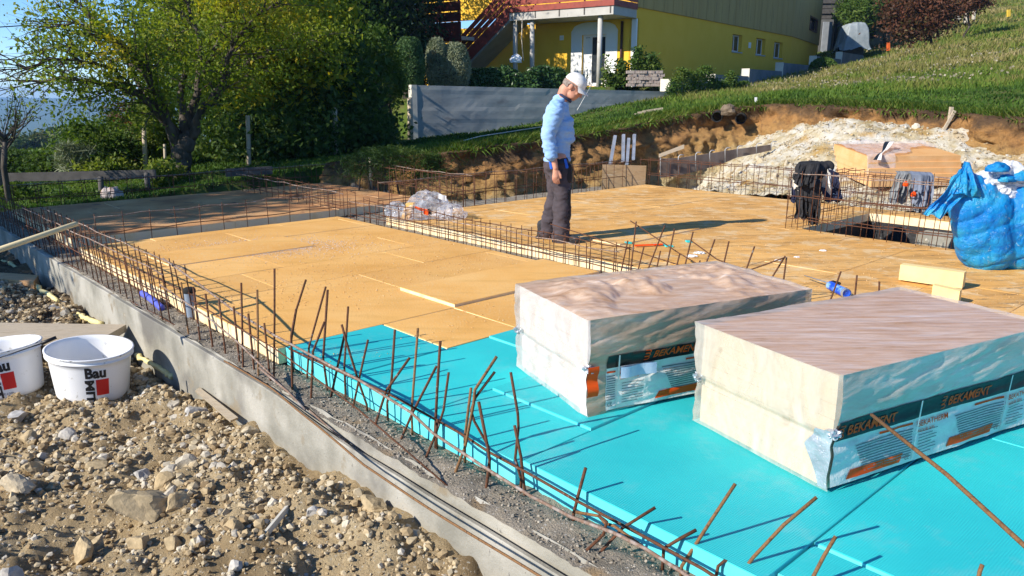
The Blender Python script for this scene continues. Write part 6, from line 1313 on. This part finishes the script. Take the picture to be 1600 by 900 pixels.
# siding boards above
nb=44
for i in range(nb):
    t0=21.4*i/nb; t1=21.4*(i+1)/nb; pr=.06+(.008 if i%2 else .0)
    MB().hexa(*slab3(si(t0+.006,pr),si(t1-.006,pr),HS,ZS+(.003 if i%2 else 0),8.2,.05)).build("siding_board",MAT['siding'],HO)
MB().hexa(*slab3(si(0,0),si(21.4,0),HS,ZS,8.2,.3)).build("upper_wall",MAT['wood_dark'],HO)
# rear wing, slightly turned
P1=si(21.4); WD=Vector((.487,.874,0)); WN=Vector((.874,-.487,0))
f=lambda u:((u-800)/1248*P1.y-P1.x)/(WD.x-(u-800)/1248*WD.y); w0,w1=f(1254),f(1266); wz0=AT(1254,47,(P1+WD*w0).y).z; wz1=AT(1254,24,(P1+WD*w0).y).z
wallwith("wing_wall",P1,WD,WN,10.9,1.5,ZS,[],MAT['yellow'],HO); wallwith("wing_upper_wall",P1+WN*.06,WD,WN,10.9,ZS,8.2,[(w0,w1,wz0,wz1)],MAT['siding'],HO)
W_=MB().hexa(*slab3(P1+WD*w0-WN*.12,P1+WD*w1-WN*.12,WN,wz0,wz1,.04)).build("window",MAT['glass'],HO); m=MB()
for (a_,b_,c_,d_) in ((w0,w0+.12,wz0,wz1),(w1-.12,w1,wz0,wz1),(w0+.12,w1-.12,wz0,wz0+.12),(w0+.12,w1-.12,wz1-.12,wz1)): m.hexa(*slab3(P1+WD*a_+WN*.10,P1+WD*b_+WN*.10,WN,c_,d_,.16))
m.build("frame",M("brown_frame",[(.10,.035,.02),(.13,.05,.03)],5,.6,40,.1),W_)
# front wall with door
wallwith("front_wall",fr(0),HL,HN,12,1.2,4.5,[(1.40,2.60,1.76,3.92)],MAT['yellow'],HO)
MB().hexa(*slab3(fr(0),fr(12),HN,4.88,8.2,.3)).build("front_upper_wall",MAT['yellow'],HO)
MB().hexa(*slab3(fr(-.02,.012),fr(.20,.012),HN,1.7,4.48,.1)).build("corner_pilaster",MAT['white_paint'],HO)
# rounded white surround
def surround():
    n=8; m=MB()
    def pr_(pts): m.hexa([fr(t_,.002,z) for t_,z in pts],[fr(t_,.016,z) for t_,z in pts])
    pr_([(.85,1.72),(1.40,1.72),(1.40,4.05),(.85,4.05)]); pr_([(2.60,1.72),(3.15,1.72),(3.15,4.05),(2.60,4.05)]); pr_([(1.4005,3.92),(2.5995,3.92),(2.5995,4.05),(1.4005,4.05)])
    for i in range(n*2):
        x0=.85+2.30*i/(2*n); x1=.85+2.30*(i+1)/(2*n); h=lambda x: 4.051+.39*(1-abs((x-2.0)/1.151)**3)**.5
        pr_([(x0,4.051),(x1,4.051),(x1,h(x1)),(x0,h(x0))])
    m.build("door_surround",MAT['white_paint'],HO)
surround()
DR=MB().hexa(*slab3(fr(1.40,-.14),fr(2.60,-.14),HN,1.76,3.92,.05)).build("door",MAT['glass'],HO); m=MB()
for (a_,b_,c_,d_) in ((1.4,1.5,1.76,3.92),(2.5,2.6,1.76,3.92),(1.5,2.5,3.82,3.92),(2.15,2.25,1.76,3.82),(1.5,2.15,1.76,1.9)): m.hexa(*slab3(fr(a_,-.10),fr(b_,-.10),HN,c_,d_,.06))
m.build("frame",MAT['white_paint'],DR); m=MB().hexa(*slab3(fr(2.26,-.11),fr(2.5,-.11),HN,1.8,3.8,.02)); m.build("curtain",MAT['white_paint'],DR)
MB().hexa(*slab3(fr(3.55,.03),fr(3.75,.03),HN,3.75,3.95,.05)).build("vent_grille",MAT['white_paint'],HO)
MB().hexa(*slab3(si(13.6,.03),si(13.95,.03),HS,3.9,4.2,.05)).build("vent_grille",MAT['white_paint'],HO)
MB().tube([fr(.62,.08,1.7),fr(.62,.08,4.4)],.055,8).build("downpipe",M("brown_downpipe",[(.05,.02,.015),(.08,.03,.02)],4,.5,30,0),HO,True)
# balcony slab
MB().hexa([fr(0,2,4.5),fr(5.1,2,4.5),fr(5.1,-.0,4.5),fr(0,-.0,4.5)],[fr(0,2,4.86),fr(5.1,2,4.86),fr(5.1,-.0,4.86),fr(0,-.0,4.86)]).build("balcony_slab",MAT['slabc'],HO)
for (t_,p_) in ((.72,1.75),(4.05,1.75),(4.95,1.75)): MB().tube([fr(t_,p_,1.6),fr(t_,p_,4.5)],.10,14).build("column",MAT['slabc'],HO,True)
for i in range(4):
    z0=4.83+.27*i; MB().hexa(*slab3(fr(-.02,2.05),fr(5.15,2.05),HN,z0,z0+.235,.035)).build("balcony_board",MAT['redboard'],HO); MB().hexa(*slab3(si(-2.05,.05),si(0,.05),HS,z0,z0+.235,.035)).build("balcony_board",MAT['redboard'],HO)
for t_ in (0.1,1.3,2.5,3.7,4.9): MB().hexa(*slab3(fr(t_,2.01),fr(t_+.06,2.01),HN,4.55,5.9,.05)).build("balcony_post",MAT['wood_dark'],HO)
# stair flight descending left
def st_(t_,z): return z
sA,sB=5.1,9.0; zA,zB=4.86,1.9; p0,p1=2.0,.6
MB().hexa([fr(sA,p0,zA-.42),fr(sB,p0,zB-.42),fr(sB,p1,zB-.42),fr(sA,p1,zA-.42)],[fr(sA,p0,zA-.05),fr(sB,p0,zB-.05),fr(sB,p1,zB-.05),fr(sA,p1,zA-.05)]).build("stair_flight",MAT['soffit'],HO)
for i in range(17):
    t_=sA+(sB-sA)*i/17; z=zA-(zA-zB)*i/17; MB().hexa([fr(t_,p0-.01,z-.17),fr(t_+.24,p0-.01,z-.17),fr(t_+.24,p1,z-.17),fr(t_,p1,z-.17)],[fr(t_,p0-.01,z),fr(t_+.24,p0-.01,z),fr(t_+.24,p1,z),fr(t_,p1,z)]).build("stair_step",MAT['slabc'],HO)
for i,(h0,h1) in enumerate(((-.30,.28),(.34,.58),(.64,.88),(.94,1.18))):
    MB().hexa([fr(sA-.02,p0+.04,zA+h0),fr(sB,p0+.04,zB+h0),fr(sB,p0+.005,zB+h0),fr(sA-.02,p0+.005,zA+h0)],[fr(sA-.02,p0+.04,zA+h1),fr(sB,p0+.04,zB+h1),fr(sB,p0+.005,zB+h1),fr(sA-.02,p0+.005,zA+h1)]).build("stair_board",MAT['redboard'],HO)
# landing balustrade beyond the stair, its shade put into a darker red
for i,(za,zb) in enumerate(((3.7,4.5),(4.54,4.92),(4.97,5.36),(5.41,5.8))):
    MB().hexa(*slab3(fr(7.0,3.0),fr(9.6,3.0),HN,za,zb,.04)).build("landing_board",MAT['red_shaded'],HO)
for t_ in (7.1,8.2,9.3): MB().hexa(*slab3(fr(t_,2.955),fr(t_+.09,2.955),HN,1.4,5.8,.06)).build("landing_post",MAT['redboard'],HO)
MB().hexa([fr(7,2.94,3.75),fr(9.6,2.94,3.75),fr(9.6,1.4,3.75),fr(7,1.4,3.75)],[fr(7,2.94,3.9),fr(9.6,2.94,3.9),fr(9.6,1.4,3.9),fr(7,1.4,3.9)]).build("landing_slab",MAT['slabc'],HO)
# roof above the view
rq=[fr(-1,2.6,8.2),fr(12,2.6,8.2),fr(12,2.6,8.2)+HW*24,fr(-1,2.6,8.2)+HW*24]; mid=[fr(5.5,2.6,12)+HW*0,fr(5.5,2.6,12)+HW*24]
MB().add(rq+mid,[(0,3,5,4),(1,4,5,2),(0,4,1),(2,5,3),(0,1,2,3)]).build("roof",M("house_roof",[(.22,.08,.05),(.28,.11,.07)],3,.9,40,.4,.03),HO)
# rope swing
SW=thing("rope_swing","rope swing with a white seat hanging under the balcony","swing",fr(4.4,1.4,2.3))
for (u,v0,v1) in ((807,27,118),(816,27,95)): MB().tube([AT(u,v0,33.8),AT(u-1,(v0+v1)/2,33.8),AT(u+2,v1,33.8)],.022,6).build("rope",M("rope",[(.5,.42,.3),(.6,.52,.4)],20,.9,60,.3),SW,True)
V,F=crumple(AT(806,98,33.7),(.22,.15,.22),88,3,.6); obj("seat",V,F,MAT['white_plastic'],SW)
# stacked bricks on the wall
BP=thing("brick_stack","weathered stack of old bricks on the wall top below the yellow wall","brick stack",AT(1005,137,30.6)); bm_=M("old_bricks",[(.24,.17,.14),(.36,.30,.26),(.42,.36,.30)],12,.95,40,.6,.01)
for r_ in range(5):
    for c_ in range(9):
        u=979+ c_*6.2+(3 if r_%2 else 0)+random.uniform(-.6,.6); v=135-5.0*r_; a=AT(u,v,30.6+random.uniform(-.04,.04)); MB().box((a.x+.07,a.y,a.z+.055),(.148,.26,.108)).build("brick",bm_,BP)
# retaining wall
RW=thing("retaining_wall","long grey concrete retaining wall with a sunlit end face coloured pale below the hedge","wall",(RW0.x,RW0.y,.2)); wd=(RW1-RW0).normalized(); wn=Vector((wd.y,-wd.x,0))
if wn.y>0: wn=-wn
L=(RW1-RW0).length; zl,zr=AT(650,133,RW0.y).z,AT(1047,143,RW1.y).z
X,Y_=np.meshgrid(np.linspace(0,L,60),np.linspace(0,1,16),indexing='ij'); x=X.ravel(); y=Y_.ravel(); top=zl+(zr-zl)*x/L; zz=-.3+(top+.3)*y; P=np.array(RW0)[None,:]*np.array([1,1,0])+np.outer(x,wd); P[:,2]=zz; P+=np.outer(.012*fbm(np.stack([x,0*x,zz*1],1),1.5,3,7)+.01*np.floor(zz/.5)%.02,wn)
MAT['formed']=M("board_formed_concrete",[(.30,.31,.30),(.38,.39,.37),(.44,.44,.41)],1.1,.9,40,.4,.006,stretch=(1,1,2.5),spots=((.2,.2,.2),.8,.62,.12))
F=list(map(tuple,grid(60,16))); n=len(P); bk=P-np.array(wn)*.3; tp=[(i*16+15,(i+1)*16+15,n+(i+1)*16+15,n+i*16+15) for i in range(59)]; e=[(j_,j_+1,n+j_+1,n+j_) for j_ in range(15)]
obj("wall_face",np.concatenate([P,bk]),F+tp+e+[tuple(k_+n for k_ in f_[::-1]) for f_ in map(tuple,grid(60,16))],MAT['formed'],RW)
MB().box(Vector((RW0.x,RW0.y,(zl-.3)/2))-wd*.09-wn*.15,(.18,.34,zl+.32),(wd,wn,Z)).build("sunlit_end",M("sunlit_end_concrete",[(.62,.58,.48),(.7,.66,.56)],4,.9,40,.3),RW)  # end of the concrete wall, sunlight on it put into the pale colour
# stepped blocks going up; sunlit ends coloured pale, shaded fronts coloured dark
tops=[(0,1.96,1047),(4.4,2.22,1115),(8.5,2.54,1168),(13.4,2.96,1220),(19.3,3.5,1270),(25,3.94,1310),(31,3.9,1340)]
for i in range(6):
    t0,z1,_=tops[i]; t1=tops[i+1][0]; a=RW1+HW*(t0+.02); b=RW1+HW*t1; T=thing("stepped_wall_block",["first and lowest block of the stepped concrete wall","second block of the stepped concrete wall","third block of the stepped concrete wall","fourth block of the stepped wall below the rear windows","fifth block of the stepped wall by the house corner","sixth and topmost block of the stepped wall by the tarp"][i],"wall",(a.x,a.y,z1-1)); 
    MB().hexa([a+Z*0,b+Z*0,b-HS*.25,a-HS*.25],[a+Z*z1,b+Z*z1,b-HS*.25+Z*z1,a-HS*.25+Z*z1]).build("block",M("shaded_front_concrete",[(.14,.16,.17),(.22,.23,.24)],2,.8,40,.3,.005) if i==0 else bpy.data.materials["shaded_front_concrete"],T)
    a3=a-HW*.055; MB().box(Vector((a.x,a.y,z1-.38))-HW*.03-HS*.16,(.05,.40,.80),(HW,HS,Z)).build("end_face",bpy.data.materials["sunlit_end_concrete"],T)
# dark shed, poles, tarp
SHD=thing("shed","dark timber shed with concrete base behind the house corner","shed",AT(1300,85,63)); 
def bx(u0,v0,u1,v1,Y,dep,name,mat,par):
    a=AT(u0,v1,Y);b=AT(u1,v1,Y); z0=a.z;z1=AT(u0,v0,Y).z; return MB().hexa([a,b,b+Vector((0,dep,0)),a+Vector((0,dep,0))],[Vector((q_.x,q_.y,z1)) for q_ in (a,b,b+Vector((0,dep,0)),a+Vector((0,dep,0)))]).build(name,mat,par)
bx(1272,30,1316,96,62,3,"concrete_base",M("shed_base",[(.10,.10,.10),(.18,.18,.17)],2,.9,30,.4),SHD); 
for i in range(7): bx(1270,-26+i*8,1324,-26+i*8+7.2,62.5-.1*(i%2),3,"wall_plank",MAT['wood_dark'],SHD)
bx(1299,-30,1303,96,61.2,.3,"post",MAT['dark'],SHD); bx(1282,34,1296,88,61.7,.1,"leaning_sheet",M("grey_sheet",[(.25,.27,.29),(.35,.37,.4)],3,.6,30,.2),SHD)
o=bx(1316,40,1393,92,60,6,"bunker",M("bunker_wall",[(.09,.09,.07),(.14,.13,.09),(.2,.19,.11)],1,.9,30,.5),None); setp(o,"low dark concrete bunker wall behind the tarp","concrete wall")
o=MB().tube([AT(1362,60,59.5),AT(1363,-30,59.5)],.28,8).build("pole",MAT['dark'],None,True); setp(o,"thick black pole between the two conifers","pole")
o=MB().tube([AT(1394,34,57),AT(1396,8,57)],.05,6).build("marker_rod",MAT['white_plastic'],None,True); setp(o,"thin white rod standing before the reddish tree","rod")
TP=thing("covered_pile","object covered by a draped grey tarp next to the bunker wall","tarp",AT(1332,88,56))
c=AT(1332,62,56); Xn,Yn=np.meshgrid(np.linspace(-1,1,50),np.linspace(-1,1,50),indexing='ij'); x=Xn.ravel(); y=Yn.ravel(); r_=np.maximum(np.abs(x),np.abs(y)); W_=24*56/1210; z=.95*(1-sstep(.45,.8,r_))*1.0+(-.9)*sstep(.55,1,r_)+.12*fbm(P3(x,y),3,3,5)+.25*np.abs(x*y)*-1.2
P=np.stack([c.x+x*W_*(1-.12*sstep(.6,1,r_))+.06*fbm(P3(x,y),5,2,8),c.y+y*1.3*(1-.25*sstep(.6,1,r_)),c.z+.25+z*.85],1)
obj("tarp",P,grid(50,50),M("grey_tarp",[(.22,.26,.28),(.32,.36,.38)],3,.55,30,.3,.01),TP,True); bx(1318,60,1348,92,55.8,1.6,"load",MAT['wood_dark'],TP)
# guy wires over the dark grass
def wire(pts,r,mat,label,cat="wire"): setp(MB().tube(pts,r,5).build("wire",mat,None,True),label,cat)
gw=M("pale_string",[(.6,.58,.5),(.7,.68,.6)],6,.7,20,0)
wire([AT(578,258,13.5),AT(750,213,16),AT(860,196,19)],.010,gw,"pale string stretched over the dark grass towards the wall","string")
wire([AT(902,172,20),AT(926,130,24)],.012,gw,"pale guy wire behind the man's cap","string")
for (v0,v1,l) in ((46,40,"upper power line at the far left"),(91,94,"lower power line at the far left")): wire([AT(-60,v0,40),AT(35,v1,44),AT(260,v1+4,60)],.03,MAT['dark'],l,"power line")
# ================= haze =================
m=bpy.data.materials.new("haze_air"); m.use_nodes=True; t_=m.node_tree; t_.nodes.remove(t_.nodes["Principled BSDF"]); pv=t_.nodes.new("ShaderNodeVolumePrincipled"); pv.inputs["Color"].default_value=(.36,.62,1,1); pv.inputs["Density"].default_value=.00024; pv.inputs["Anisotropy"].default_value=.0
t_.links.new(pv.outputs[0],t_.nodes["Material Output"].inputs["Volume"])
if HAZE:
    o=MB().box((0,0,-42),(12400,12400,150)).build("haze",m,None); setp(o,"thin bluish air over the valley","haze",None,"stuff")
